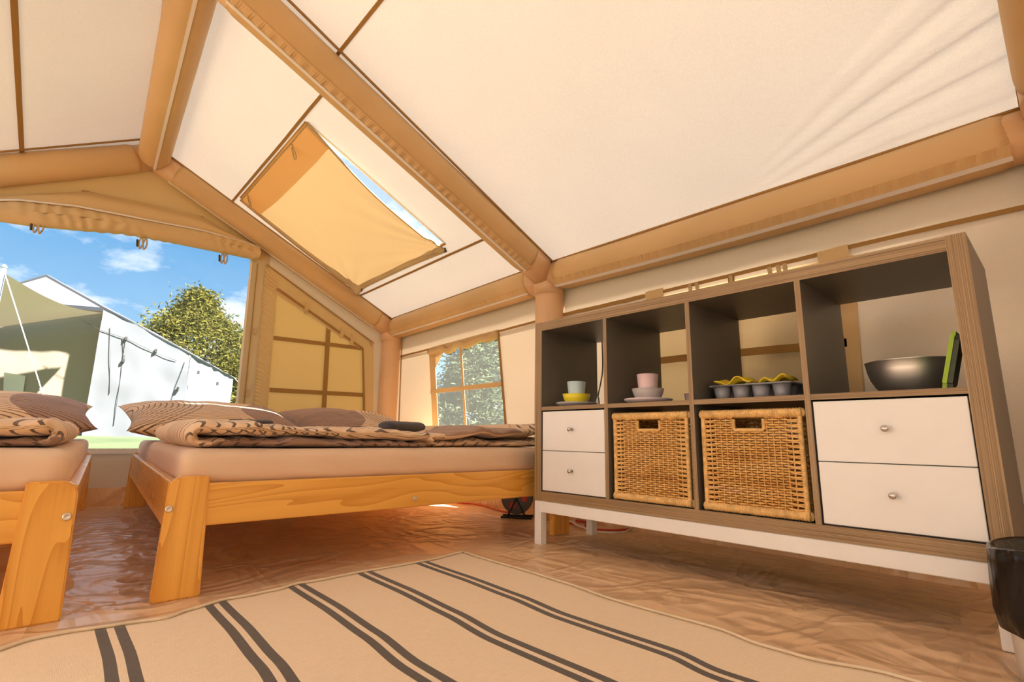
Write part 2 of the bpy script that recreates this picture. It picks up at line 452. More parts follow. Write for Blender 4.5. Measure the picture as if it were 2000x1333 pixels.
# skylight: corners taken on the roof plane
p0 = Vector((0, EY, zr(EY)))
def onroof(u, v): return onplane(u, v, p0, RN)
SK = dict(x0=-2.10, x1=-.925, y0=-.775, y1=.125)
SEAM1, SEAM2 = -.80, .20
panel(XA - .03, SK['x0'] + .0, SEAM1, SEAM2, zr)
panel(SK['x1'], XB, SEAM1, SEAM2, zr)
panel(SK['x0'], SK['x1'], SEAM1, SK['y0'], zr, 16, 2)
panel(SK['x0'], SK['x1'], SK['y1'], SEAM2, zr, 16, 2)
panel(XA - .03, XB, RY, SEAM1, zr)
panel(XA - .03, XB, SEAM2, EY + .13, zr)
panel(XB, XC, RY, -.85, zr)
panel(XB, XC, -.85, EY + .13, zr, 160, 110, fan)
panel(XC, NX, RY, EY + .13, zr)
panel(XA - .03, XB, -1.87, RY, zl); panel(XB, NX, -1.87, RY, zl)
# unseen uncovered roof windows, added to the far slope to bring in light
LW0, LW1 = -2.0, -2.74
panel(XA - .03, NX, LY, LW1, zl, 60, 3); panel(XA - .03, NX, LW0, -1.87, zl, 60, 2)
lw = [(-2.12, -.70), (-.20, 1.40), (1.95, 3.2)]
ex = [XA - .03] + [v for q in lw for v in q] + [NX]
for i in range(0, len(ex), 2): panel(ex[i], ex[i + 1], LW1, LW0, zl, 10, 10)
for i, (xa, xb) in enumerate(lw):
    struct(mesh('window_%d' % (4 + i), [(xa, LW1, zl(LW1)), (xb, LW1, zl(LW1)), (xb, LW0, zl(LW0)), (xa, LW0, zl(LW0))], [(0, 1, 2, 3)], 'clear_film'))
def rseam(x0, x1, y, zf, w=.014, n=RN):
    return strip('roof_seam', [(x0 + (x1 - x0) * i / 10, y + .004 * nz(x0 + i * .37, y, 2), (zr(y, x0 + (x1 - x0) * i / 10) if zf is zr else zf(y)) - .008) for i in range(11)], (0, 1, -.457 if zf is zr else .57), w, .004, (0, 0, 1), 'seam_tape', ceil)
rseam(XA, XB, SEAM1, zr); rseam(XA, XB, SEAM2, zr); rseam(XB, NX, -.85, zr); rseam(XA, NX, -1.87, zl, .022)
# skylight film
def sk3(x, y, d=0): return (x, y, zr(y, x) + d)
win2 = struct(mesh('window_2', [sk3(SK['x0'], SK['y0'], .004), sk3(SK['x1'], SK['y0'], .004), sk3(SK['x1'], SK['y1'], .004), sk3(SK['x0'], SK['y1'], .004)], [(0, 1, 2, 3)], 'clear_film'))
for yy in (SK['y0'], SK['y1']):
    strip('window_frame', [sk3(SK['x0'], yy, -.003), sk3(SK['x1'], yy, -.003)], (0, 1, -.457), .016, .004, (0, 0, 1), 'seam_tape', win2)
for x in (SK['x0'], SK['x1']):
    strip('window_frame', [sk3(x, SK['y0'], -.003), sk3(x, SK['y1'], -.003)], (1, 0, 0), .016, .004, (0, 0, 1), 'roof_canvas', win2)
# skylight cover: hangs from its upper hem, tied at the two lower corners
sky_cover = empty('skylight_cover', (-1.5, -.3, 1.7), 'golden fabric flap sagging below the roof window, tied at its lower corners', 'flap')
def cover_pt(s, t):
    # s along x (0 gable side), t down the slope
    tl = Vector((-2.125, -.77, 0)); tr_ = Vector((-.905, -.775, 0)); bl = Vector((-2.20, .16, 0)); br = Vector((-.965, .165, 0))
    p = tl.lerp(tr_, s).lerp(bl.lerp(br, s), t)
    # near edge bows inward, lower hem pulled to the ties
    p.x -= .045 * math.sin(PI * t) * s ** 3
    p.y -= .018 * math.sin(PI * s) * t ** 3
    sag = .055 * math.sin(PI * min(1, t * 1.02)) ** .9 * (.55 + .45 * math.sin(PI * s)) + .012
    r = math.hypot((s - 1) * 1.1, (t - 1) * .9)
    fold = .013 * math.sin(22 * math.atan2(1 - t, (1 - s) + .04)) * math.exp(-r * 2.6) * min(1, r * 9)
    r2 = math.hypot((s - .06) * 1.1, (t - 1) * .9)
    fold += .009 * math.sin(18 * math.atan2(1 - t, s + .04)) * math.exp(-r2 * 4.5) * min(1, r2 * 9)
    z = zr(p.y, p.x) - sag * (.35 + .65 * min(1, s * 3)) + fold + .004 * nz(p.x * 3, p.y * 3, 1)
    if t > .93 and s < .12: z -= (t - .93) * .5 * (1 - s / .12)
    return Vector((p.x, p.y, z)) - Vector((-1.5, -.3, 1.7))
grid('flap_cloth', 90, 70, cover_pt, 'flap_canvas', sky_cover)
grid('flap_band', 40, 6, lambda s, t: cover_pt(s, t * .14) - Vector((0, 0, .004)), 'band_canvas', sky_cover)
def hem(fix, name='hem'):
    pts = [cover_pt(*fix(i / 40)) + Vector((0, 0, -.002)) for i in range(41)]
    tube(name, pts, .0055, 'strap_web', sky_cover, 6)
hem(lambda t: (t, 0)); hem(lambda t: (1, t)); hem(lambda t: (t, 1)); hem(lambda t: (0, t))
for s in (.12, .80):
    b = cover_pt(s, 0.0)
    tube('tie_loop', smoothpath([b + Vector((0, 0, 0)), b + Vector((.012, .02, -.05)), b + Vector((.018, .03, -.085)), b + Vector((-.01, .03, -.08)), b + Vector((-.012, .01, -.02))], 5), .004, 'strap_web', sky_cover, 6)
for s in (.0, .985):
    b = cover_pt(s if s else .07, 1.0)
    g = Vector((b.x + .02, SK['y1'] + .025 - (-.3), zr(SK['y1'] + .025, b.x - 1.5) - 1.7))
    tube('toggle_tie', smoothpath([b, b.lerp(g, .5) + Vector((.01, 0, -.012)), g], 5), .006, 'dark_fitting', sky_cover, 8)

# ---- side wall with window
wall_r = empty('wall_right', (0, WY, 0), kind='structure')
def wpanel(name, q, mat='wall_canvas', parent=None, dy=0, nu=14, nv=14, amp=.005, bulge=0):
    """q: bl, br, tr, tl as (x, z) on the side wall"""
    bl, br, tr_, tl = [Vector((a, 0, b)) for a, b in q]
    def f(s, t):
        p = bl.lerp(br, s).lerp(tl.lerp(tr_, s), t)
        return (p.x, dy + .05 * min(1, max(0, (p.z - 1.18) / .2)) + amp * nz(p.x * 3, p.z * 5, 9) * math.sin(PI * min(max(t, 0), 1)) + bulge * math.sin(PI * s) * math.sin(PI * t), p.z)
    return grid(name, nu, nv, f, mat, parent if parent is not None else wall_r)
TOPZ = 1.46; TUB = .20
W1 = [(-1.649, .40), (-.835, .40), (-.942, 1.118), (-1.765, 1.090)]      # bl br tr tl
W1b = [(-1.60, .40), (-.845, .40), (-.955, 1.10), (-1.69, 1.075)]
wpanel('wall_panel', [(XA - .05, TUB), (W1[0][0] + .03, TUB), W1[3], (XA - .05, 1.09)])
wpanel('wall_panel', [(W1[1][0], TUB), (-.36, TUB), (-.36, 1.145), W1[2]])
wpanel('wall_panel', [(W1[0][0] + .03, TUB), (W1[1][0], TUB), W1[1], W1[0]])
wpanel('wall_panel', [(XA - .05, 1.07), (XB + .08, 1.115), (XB + .08, TOPZ), (XA - .05, TOPZ)], nu=24, dy=.004)
wpanel('wall_panel', [(-.36, TUB), (.185, TUB), (.185, 1.15), (-.36, 1.145)])
wpanel('wall_panel', [(.185, TUB), (1.09, TUB), (1.09, 1.158), (.185, 1.15)], mat='flap_canvas', dy=.012, amp=.008)
wpanel('wall_panel', [(1.09, TUB), (NX, TUB), (NX, 1.165), (1.09, 1.158)], nu=30)
wpanel('wall_panel', [(XB + .08, 1.125), (NX, 1.165), (NX, TOPZ), (XB + .08, TOPZ)], nu=50, amp=.008)
# groundsheet tub turned up the wall
wpanel('tub_edge', [(XA - .05, -.02), (NX, -.02), (NX, TUB + .01), (XA - .05, TUB + .01)], mat='groundsheet', dy=-.004, nu=60)
def wtape(name, a, b, w, dy=-.006, mat='seam_tape', parent=None, n=10):
    a = Vector((a[0], 0, a[1])); b = Vector((b[0], 0, b[1])); d = (b - a).normalized(); side = Vector((-d.z, 0, d.x))
    pts = [a.lerp(b, i / n) + Vector((0, dy, .002 * nz(i * .7, a.x, 4))) for i in range(n + 1)]
    return strip(name, pts, side, w, .003, (0, -1, 0), mat, parent if parent is not None else wall_r)
wtape('wall_seam', (-2.2, 1.095), (-1.77, 1.105), .014)
wtape('wall_seam', (-.942, 1.13), (-.40, 1.148), .014)
wtape('wall_seam', (-.36, 1.146), (.185, 1.15), .020)
wtape('wall_seam', (.185, 1.15), (1.09, 1.165), .016)
wtape('wall_seam', (1.09, 1.165), (NX, 1.175), .016)
wtape('wall_seam', (-2.205, 1.46), (-2.16, .35), .012)
# covered window behind the shelves: frame tapes and straps of its flap
wtape('flap_edge', (.20, 1.145), (.30, 1.147), .045, mat='cover_canvas', dy=-.013); wtape('flap_edge', (.985, 1.145), (1.09, 1.15), .05, mat='cover_canvas', dy=-.013)
wtape('flap_edge', (1.075, 1.13), (1.045, .3), .055, mat='cover_canvas'); wtape('flap_edge', (.20, 1.13), (.20, .3), .045, mat='cover_canvas')
wtape('flap_bar', (.20, .812), (1.05, .800), .032)
wtape('flap_bar', (.635, 1.15), (.64, .3), .028)
for x in (.44, .475, .635, .80, .835, .86):
    wtape('strap', (x, 1.155), (x + .006, 1.095), .017, dy=-.012, mat='strap_web', n=3)
# window 1
win1 = struct(empty('window_1', (0, WY, 0)))
wpanel('window_pane', [(W1[0][0], W1[0][1]), W1[1], W1[2], W1[3]], 'window_mesh', win1, .004, 8, 8, 0)
wtape('window_frame', W1[3], W1[2], .05, parent=win1, mat='cover_canvas')
wtape('window_frame', (W1[3][0] + .035, W1[3][1]), (W1[0][0] + .035, W1[0][1]), .075, parent=win1, mat='cover_canvas')
wtape('window_frame', W1[2], W1[1], .018, parent=win1)
wtape('window_bar', (-1.355, 1.105), (-1.245, .40), .026, parent=win1, mat='cover_canvas', dy=-.010)
wtape('window_bar', (-1.71, .768), (-.89, .772), .032, parent=win1, mat='cover_canvas', dy=-.0145)
# rolled cover sagging along the head of the window
rp = [Vector((-1.75 + .81 * i / 24, -.012, 1.085 + .028 * i / 24 - .030 * (.5 + .5 * math.sin(i * .9 + 1)) * (1 if 3 < i < 22 else .4))) for i in range(25)]
tube('rolled_cover', rp, lambda s, a: .024 + .006 * math.sin(s * 30 + a), 'cover_canvas', win1, 10)
mesh('corner_patch', [(-1.72, -.004, 1.075), (-1.55, -.004, 1.09), (-1.69, -.004, .93)], [(0, 1, 2)], 'cover_canvas', win1)

# ---- gable wall
wall_g = empty('wall_far', (GX, 0, 0), kind='structure')
def gpanel(name, q, mat='gable_canvas', parent=None, dx=0, nu=10, nv=10, amp=.006, uamp=0, ufreq=0):
    bl, br, tr_, tl = [Vector((0, a, b)) for a, b in q]
    def f(s, t):
        p = bl.lerp(br, s).lerp(tl.lerp(tr_, s), t)
        return (dx + amp * nz(p.y * 4, p.z * 5, 2) + uamp * math.sin(t * ufreq + 1.2 * s + 9 * nz(p.z * 5, p.y * 9, 6)), p.y, p.z)
    return grid(name, nu, nv, f, mat, parent if parent is not None else wall_g)
def gtape(name, a, b, w, dx=.008, mat='seam_tape', parent=None, n=8):
    a = Vector((0, a[0], a[1])); b = Vector((0, b[0], b[1])); d = (b - a).normalized(); side = Vector((0, -d.z, d.y))
    return strip(name, [a.lerp(b, i / n) + Vector((dx, 0, 0)) for i in range(n + 1)], side, w, .003, (1, 0, 0), mat, parent if parent is not None else wall_g)
ZS = .325
gpanel('wall_panel', [(LY, .10), (.66, .10), (.66, ZS - .02), (LY, ZS - .02)], 'wall_canvas', nu=40)
gpanel('tub_edge', [(LY, -.02), (.66, -.02), (.66, .105), (LY, .105)], 'groundsheet', dx=.004, nu=40)
gpanel('window_sill', [(-2.25, ZS - .025), (-.5, ZS - .025), (-.5, ZS + .006), (-2.25, ZS + .006)], 'velcro_tape', dx=.012, nu=20, nv=3, amp=.002)
YL = -2.25
gpanel('wall_panel', [(LY, ZS - .02), (YL, ZS - .02), (YL, zl(YL) - .0), (LY, zl(LY))])
gpanel('wall_panel', [(.45, ZS - .02), (.66, ZS - .02), (.66, 1.40), (.40, 1.20)], 'wall_canvas')
# upper triangle over the window
mesh('wall_panel', [(.006, YL, 1.66), (.006, -.50, 1.70), (0, -.50, zr(-.50)), (0, RY, zr(RY) + .02), (0, YL, zl(YL))], [(0, 1, 2, 3, 4)], 'cover_canvas', wall_g)
# panel to the right of the window (closed cover of a side light)
gpanel('cover_panel', [(-.41, ZS - .02), (.40, ZS - .02), (.30, 1.136), (0.0, 1.271)], nu=2, nv=2, amp=0) if False else None
mesh('cover_panel', [(0, -.41, ZS - .02), (0, .40, ZS - .02), (0, .302, 1.136), (0, 0.0, 1.271), (0, -.413, 1.50)], [(0, 1, 2, 3, 4)], 'gable_canvas', wall_g)
gpanel('zip_strip', [(-.585, ZS - .02), (-.475, ZS - .02), (-.480, 1.80), (-.607, 1.80)], 'flap_canvas', dx=.004, nu=6, nv=40, amp=.003, uamp=.003, ufreq=60)
gpanel('gathered_strip', [(-.48, ZS - .02), (-.385, ZS - .02), (-.413, 1.56), (-.508, 1.64)], 'cover_canvas', dx=.012, nu=8, nv=320, amp=.004, uamp=.0035, ufreq=290)
gtape('zip_edge', (-.592, .31), (-.609, 1.68), .014, .012, 'velcro_tape'); gtape('zip_edge', (-.545, .31), (-.565, 1.66), .006, .012)
for z in (1.18, .74, .45): gtape('buckle', (-.535, z), (-.535, z - .05), .02, .013, 'strap_web', n=1)
gpanel('frame_band', [(-.50, 1.50), (.02, 1.255), (.0, 1.395), (-.50, 1.66)], 'cover_canvas', dx=.010, nu=30, nv=4, uamp=.002, ufreq=9)
gpanel('frame_band', [(-.01, 1.262), (.31, 1.12), (.40, 1.19), (.0, 1.395)], 'cover_canvas', dx=.010, nu=20, nv=4)
gpanel('frame_band', [(.36, ZS - .02), (.455, ZS - .02), (.40, 1.19), (.31, 1.12)], 'cover_canvas', dx=.010, nu=4, nv=20)
mesh('wall_panel', [(0, -.52, 1.65), (0, .40, 1.18), (0, .66, 1.38), (0, -.50, zr(-.50))], [(0, 1, 2, 3)], 'wall_canvas', wall_g)
gtape('cover_bar', (-.40, 1.128), (.302, 1.14), .030, .006); gtape('cover_bar', (-.39, .745), (.362, .758), .032, .006)
gtape('cover_bar', (.003, 1.27), (.03, .32), .036, .007); gtape('cover_piping', (-.413, 1.50), (.305, 1.136), .018, .014)
gtape('cover_piping', (.302, 1.136), (.385, .32), .016, .014); gtape('cover_piping', (-.50, 1.665), (.40, 1.195), .010, .014)
for y, z in ((-.18, 1.44), (.12, 1.29), (.21, 1.25)): gtape('strap', (y, z), (y - .01, z - .09), .03, .016, 'cover_canvas', n=2)
for y, z in ((-.19, 1.375), (.38, 1.20)): gtape('toggle', (y, z), (y, z - .03), .02, .018, 'strap_web', n=1)
# gable window film
win3 = struct(mesh('window_3', [(GX, YL, ZS - .02), (GX, -.58, ZS - .02), (GX, -.60, 1.72), (GX, YL, 1.72)], [(0, 1, 2, 3)], 'clear_film'))
# rolled-up cover over the gable window
roll = empty('window_cover_roll', (GX + .03, -1.25, 1.7), 'tan fabric window cover rolled up above the gable window', 'cover')
RO = Vector((GX + .03, -1.25, 1.7))
low = [(-2.20, 1.470), (-1.9, 1.559), (-1.775, 1.57), (-1.576, 1.603), (-1.358, 1.644), (-1.085, 1.658), (-.777, 1.667), (-.575, 1.672)]
mid = [(-2.20, 1.575), (-1.84, 1.705), (-1.596, 1.745), (-1.307, 1.763), (-.95, 1.789), (-.69, 1.787), (-.575, 1.77)]
def interp(tab, y):
    for (a, b), (c, d) in zip(tab, tab[1:]):
        if a <= y <= c: return b + (d - b) * (y - a) / (c - a)
    return tab[0][1] if y < tab[0][0] else tab[-1][1]
def roll_pt(s, t):
    y = -2.20 + s * 1.625; a = t * 2 * PI
    zl_, zm = interp(low, y), interp(mid, y); r = (zm - zl_) / 2
    wr = .006 * math.sin(y * 95 + 3 * math.sin(a) + 4 * nz(y * 5, a)) * (.5 + .5 * math.sin(a * 1 + y * 7))
    return Vector((GX + .045 + (.05 + wr) * math.cos(a), y, (zl_ + zm) / 2 + (r + wr * .5) * math.sin(a))) - RO
grid('roll', 220, 26, roll_pt, 'cover_canvas', roll)
top = [(-2.20, 1.585), (-1.918, 1.705), (-1.762, 1.785), (-1.564, 1.868), (-1.283, 1.892), (-.962, 1.898), (-.70, 1.80), (-.575, 1.775)]
def drape_pt(s, t):
    y = -2.20 + s * 1.625
    a = interp(mid, y) - .012; b = max(interp(top, y), a + .01); z = a + (b - a) * t
    return Vector((GX + .025 + .055 * math.sin(PI * (1 - t) * .75) + .004 * math.sin(t * 9 + y * 3) + .004 * nz(y * 6, t * 3), y, z)) - RO
grid('drape', 80, 12, drape_pt, 'cover_canvas', roll)
tube('piping', [drape_pt(i / 60, .06) + Vector((.008, 0, 0)) for i in range(61)], .006, 'velcro_tape', roll, 6)
for (u, v) in ((70, 437), (275, 470), (434, 500)):
    b = on(u, v, 0, GX + .06); b = b - RO
    for dy in (0, .022):
        tube('strap_loop', smoothpath([b + Vector((0, dy, .02)), b + Vector((.004, dy - .008, -.02)), b + Vector((.004, dy, -.055)), b + Vector((0, dy + .012, -.02)), b + Vector((0, dy + .006, .02))], 5), .005, 'strap_web', roll, 6)
    tube('toggle', lerp(b + Vector((.004, -.018, .0)), b + Vector((.006, -.014, -.045)), 4), .006, 'dark_fitting', roll, 8)
gtape('wall_seam', (-1.588, 1.868), (-.94, 1.90), .014, .004)

# ---- far side wall and rear gable (behind and beside the camera)
wl = struct(grid('wall_left', 40, 8, lambda s, t: (GX + s * (NX - GX), LY, t * zl(LY)), 'roof_canvas'))
wn = empty('wall_near', (NX, 0, 0), kind='structure')
mesh('wall_panel', [(0, LY, 0), (0, -1.95, 0), (0, -1.95, zl(-1.95)), (0, LY, zl(LY))], [(0, 1, 2, 3)], 'wall_canvas', wn)
mesh('door_flap', [(0, -1.95, 0), (0, -.55, 0), (0, -.55, zr(-.55)), (0, RY, zr(RY)), (0, -1.95, zl(-1.95))], [(0, 1, 2, 3, 4)], 'wall_canvas', wn)
mesh('wall_panel', [(0, -.55, 0), (0, .68, 0), (0, .68, zr(.68)), (0, -.55, zr(-.55))], [(0, 1, 2, 3)], 'wall_canvas', wn)

# ---- inflatable frame
frame = empty('inflatable_frame', (0, 0, 0), 'tan inflatable air-tube frame of posts, rafters and ridge carrying the canvas', 'tent frame')
R = .088
def sleeve(name, a, b, r=R, pad=(.12, .12), mat='sleeve_nylon', n=60, bow=Vector((0, 0, 0)), strips=(), core=True):
    a = Vector(a); b = Vector(b); L = (b - a).length; d = (b - a) / L
    if core: tube('air_tube', lerp(a, b, 12), r * .955, 'tube_tpu', frame, 28)
    p0_, p1_ = a + d * pad[0], b - d * pad[1]
    path = [p0_.lerp(p1_, i / n) + bow * math.sin(PI * i / n) for i in range(n + 1)]
    def rad(s, ang):
        e = min(s, 1 - s) * L
        k = math.exp(-e / .05)
        return r * (1.02 + .012 * nz(s * L * 6, math.cos(ang) * 2, math.sin(ang) * 2) + .018 * k * math.sin(s * L * 70 + 3 * math.cos(ang + 1))) - .006 * math.exp(-e / .008)
    o = tube(name, path, rad, mat, frame, 36, True)
    fr = frames(path)
    for ang, w, mt, ruff, lift in strips:
        V = []; F = []
        m = 200
        for i in range(m + 1):
            s = i / m; q = s * n; k = min(int(q), n - 1); c = path[k].lerp(path[k + 1], q - k); n1, n2 = fr[k]
            rr = r * 1.02 + lift
            da = w / rr
            for j, t in enumerate((-.5, .5)):
                A = ang + da * t; wob = ruff * math.sin(s * L * 110 + 5 * nz(s * L * 7, ang)) if j else 0
                V.append(c + (n1 * math.cos(A) + n2 * math.sin(A)) * (rr + .003 + wob)); 
                V.append(c + (n1 * math.cos(A) + n2 * math.sin(A)) * (rr - .004))
        for i in range(m):
            q = i * 4
            F += [(q, q + 4, q + 6, q + 2), (q + 1, q + 3, q + 7, q + 5), (q, q + 1, q + 5, q + 4), (q + 2, q + 6, q + 7, q + 3)]
        mesh('sleeve_flap' if ruff else 'zip_tape', V, F, mt, o, False)
    return o
D = math.radians
def eavepiping(a, b): tube('piping', lerp(a, b, 10), .006, 'seam_tape', frame, 6)
ZA, ZB, ZC = 1.335, 1.378, 1.380
# posts (bare tube)
for x, z in ((XA, ZA), (XB, ZB), (XC, ZC)):
    tube('post', [(x, EY + .01, -.005 + (z + .005) * i / 20) for i in range(21)], lambda s, a: R * .98 * (1 + .01 * nz(s * 5, a)), 'tube_tpu', frame, 32)
    tube('joint', [(x, EY, z - .11), (x, EY, z - .05), (x, EY, z + .0), (x, EY - .015, z + .05)], lambda s, a: R * (1.02 if s < .9 else .8), 'tube_tpu', frame, 28)
for x in (XA, XC): tube('post', [(x, LY + .08, 1.30 * i / 8) for i in range(9)], R, 'tube_tpu', frame, 20)
tube('post', [(XB, LY + .08, 1.30 * i / 8) for i in range(9)], R, 'tube_tpu', frame, 20)
# eaves
es = ((D(-62), .012, 'velcro_tape', 0, .002), (D(-47), .030, 'sleeve_nylon', .005, .001))
es = tuple((PI - a if False else a, w, m, rf, l) for a, w, m, rf, l in es)
# n1 for a tube along +x is (0,-1,0): angle 0 faces the room
sleeve('eave_tube', (XA, EY, ZA), (XB, EY, ZB), pad=(.10, .13), strips=((D(-56), .012, 'velcro_tape', 0, .002), (D(-40), .035, 'sleeve_nylon', .004, .001)))
sleeve('eave_tube', (XB, EY, ZB), (XC, EY, ZC), pad=(.10, .12), strips=((D(-60), .018, 'velcro_tape', 0, .002), (D(-42), .038, 'sleeve_nylon', .005, .001)), bow=Vector((0, -.005, -.015)))
sleeve('eave_tube', (XC, EY, ZC), (NX, EY, ZC), pad=(.12, .12))
sleeve('eave_tube', (XA, LY + .09, zl(LY + .09) - .06), (NX, LY + .09, zl(LY + .09) - .06), n=20)
# rafters
RZ = 2.215; RYA, RYB = -1.27, -1.38
for x, z, st in ((XA, ZA, ((D(-100), .008, 'velcro_tape', 0, .001),)), (XB, ZB, ((D(-100), .014, 'velcro_tape', 0, .002), (D(-118), .036, 'sleeve_nylon', .005, .001))), (XC, ZC, ())):
    ry = RYA if x == XA else RYB
    sleeve('rafter', (x, EY, z), (x, ry, RZ), pad=(.19 if x != XA else .16, .15), strips=st)
    sleeve('rafter', (x, ry, RZ), (x, LY + .09, zl(LY + .09) - .06), pad=(.10, .12))
# ridge
sleeve('ridge_tube', (XA + .02, RYA, RZ - .02), (XB, RYB, RZ + .0), r=.086, pad=(.03, .1), strips=((D(-97), .014, 'velcro_tape', 0, .002),), bow=Vector((0, 0, 0)))
sleeve('ridge_tube', (XB, RYB, RZ), (NX, RYB, RZ), r=.086, pad=(.1, .1))
tube('joint', [(XA, RYA, RZ - .0), (XA + .02, RYA, RZ - .03)], .088, 'tube_tpu', frame, 24)
# piping where the canvas meets the tubes
for x, sgn in ((XA, 1), (XB, -1), (XB, 1), (XC, -1)):
    k = .080
    eavepiping((x + sgn * k, EY - .02, zr(EY - .02, x) - .006), (x + sgn * k, RYA - .02, zr(RYA - .02) - .006))
    if sgn == 1 and x == XA: eavepiping((x + k, RYA - .06, zl(RYA - .06) - .006), (x + k, LY + .1, zl(LY + .1) - .006))
for a, b in ((XA, XB), (XB, XC), (XC, NX)):
    eavepiping((a + .06, EY - .052, zr(EY - .052, a) - .006), (b - .06, EY - .052, zr(EY - .052, b) - .006))

# ================================================================== SHELVING UNIT
T, CW, DV = .039, .335, .016
SW = 2 * T + 4 * CW + 3 * DV; SH = 2 * T + 2 * CW + DV; SD = .39; Z0 = .174
shelf = empty('shelving_unit', (0, 0, 0), 'oak-edged grey cube shelving unit with white drawers on a white metal base', 'shelf')
def board(name, a, b, edge):
    bm = bmesh.new(); bmbox(bm, a, b)
    bm.normal_update()
    for f in bm.faces: f.material_index = 1 if f.normal.y < -.5 else 0
    return frombm(name, bm, ['grey_laminate', edge], shelf)
board('side_panel', (0, 0, Z0), (T, SD, Z0 + SH), 'oak_edge_z'); board('side_panel', (SW - T, 0, Z0), (SW, SD, Z0 + SH), 'oak_edge_z')
board('top_board', (T, .0008, Z0 + SH - T), (SW - T, SD, Z0 + SH - .0005), 'oak_edge_x'); board('bottom_board', (T, .0008, Z0), (SW - T, SD, Z0 + T), 'oak_edge_x')
cellx = []
for i in range(4):
    x = T + i * (CW + DV); cellx.append((x, x + CW))
    if i: board('divider', (x - DV, .001, Z0 + T), (x, SD, Z0 + SH - T), 'oak_edge_z')
    board('shelf_board', (x, .002, Z0 + T + CW), (x + CW, SD, Z0 + T + CW + DV), 'oak_edge_x')
ZSH = Z0 + T + CW + DV
# drawers
for ci in (0, 3):
    x0, x1 = cellx[ci]
    box('drawer_carcass', (x0 + .001, .022, Z0 + T), (x1 - .001, .36, Z0 + T + CW - .004), 'grey_laminate', shelf)
    for k in range(2):
        za = Z0 + T + .004 + k * .164; zb = za + .1615
        dr = box('drawer', (x0 + .004, .004, za), (x1 - .003, .022, zb), 'white_lacquer', shelf, .0012, 1)
        cx, cz = (x0 + x1) / 2, (za + zb) / 2 + .006
        kn = lathe('knob', [(.0055, 0), (.005, .008), (.006, .012), (.0085, .016), (.0085, .020), (.006, .022), (.0001, .0225)], 'knob_metal', dr, 20)
        kn.rotation_euler = (PI / 2, 0, 0); kn.location = (cx, .004, cz)
# base frame
LEG = .045
for x in (0.002, 1.43 - LEG + .035):
    for y in (.002, SD - LEG - .005):
        box('leg', (x - .0015, y - .0015, -.003), (x + LEG - .0105, y + LEG - .0105, Z0 - .0007), 'white_steel', shelf, .002, 1)
for y in (.002, SD - .04): box('base_rail', (.002, y, Z0 - .046), (1.453, y + .03, Z0 - .0002), 'white_steel', shelf, .002, 1)
for x in (.002, 1.42): box('base_rail', (x, .03, Z0 - .046), (x + .033, SD - .03, Z0 - .0004), 'white_steel', shelf, .002, 1)

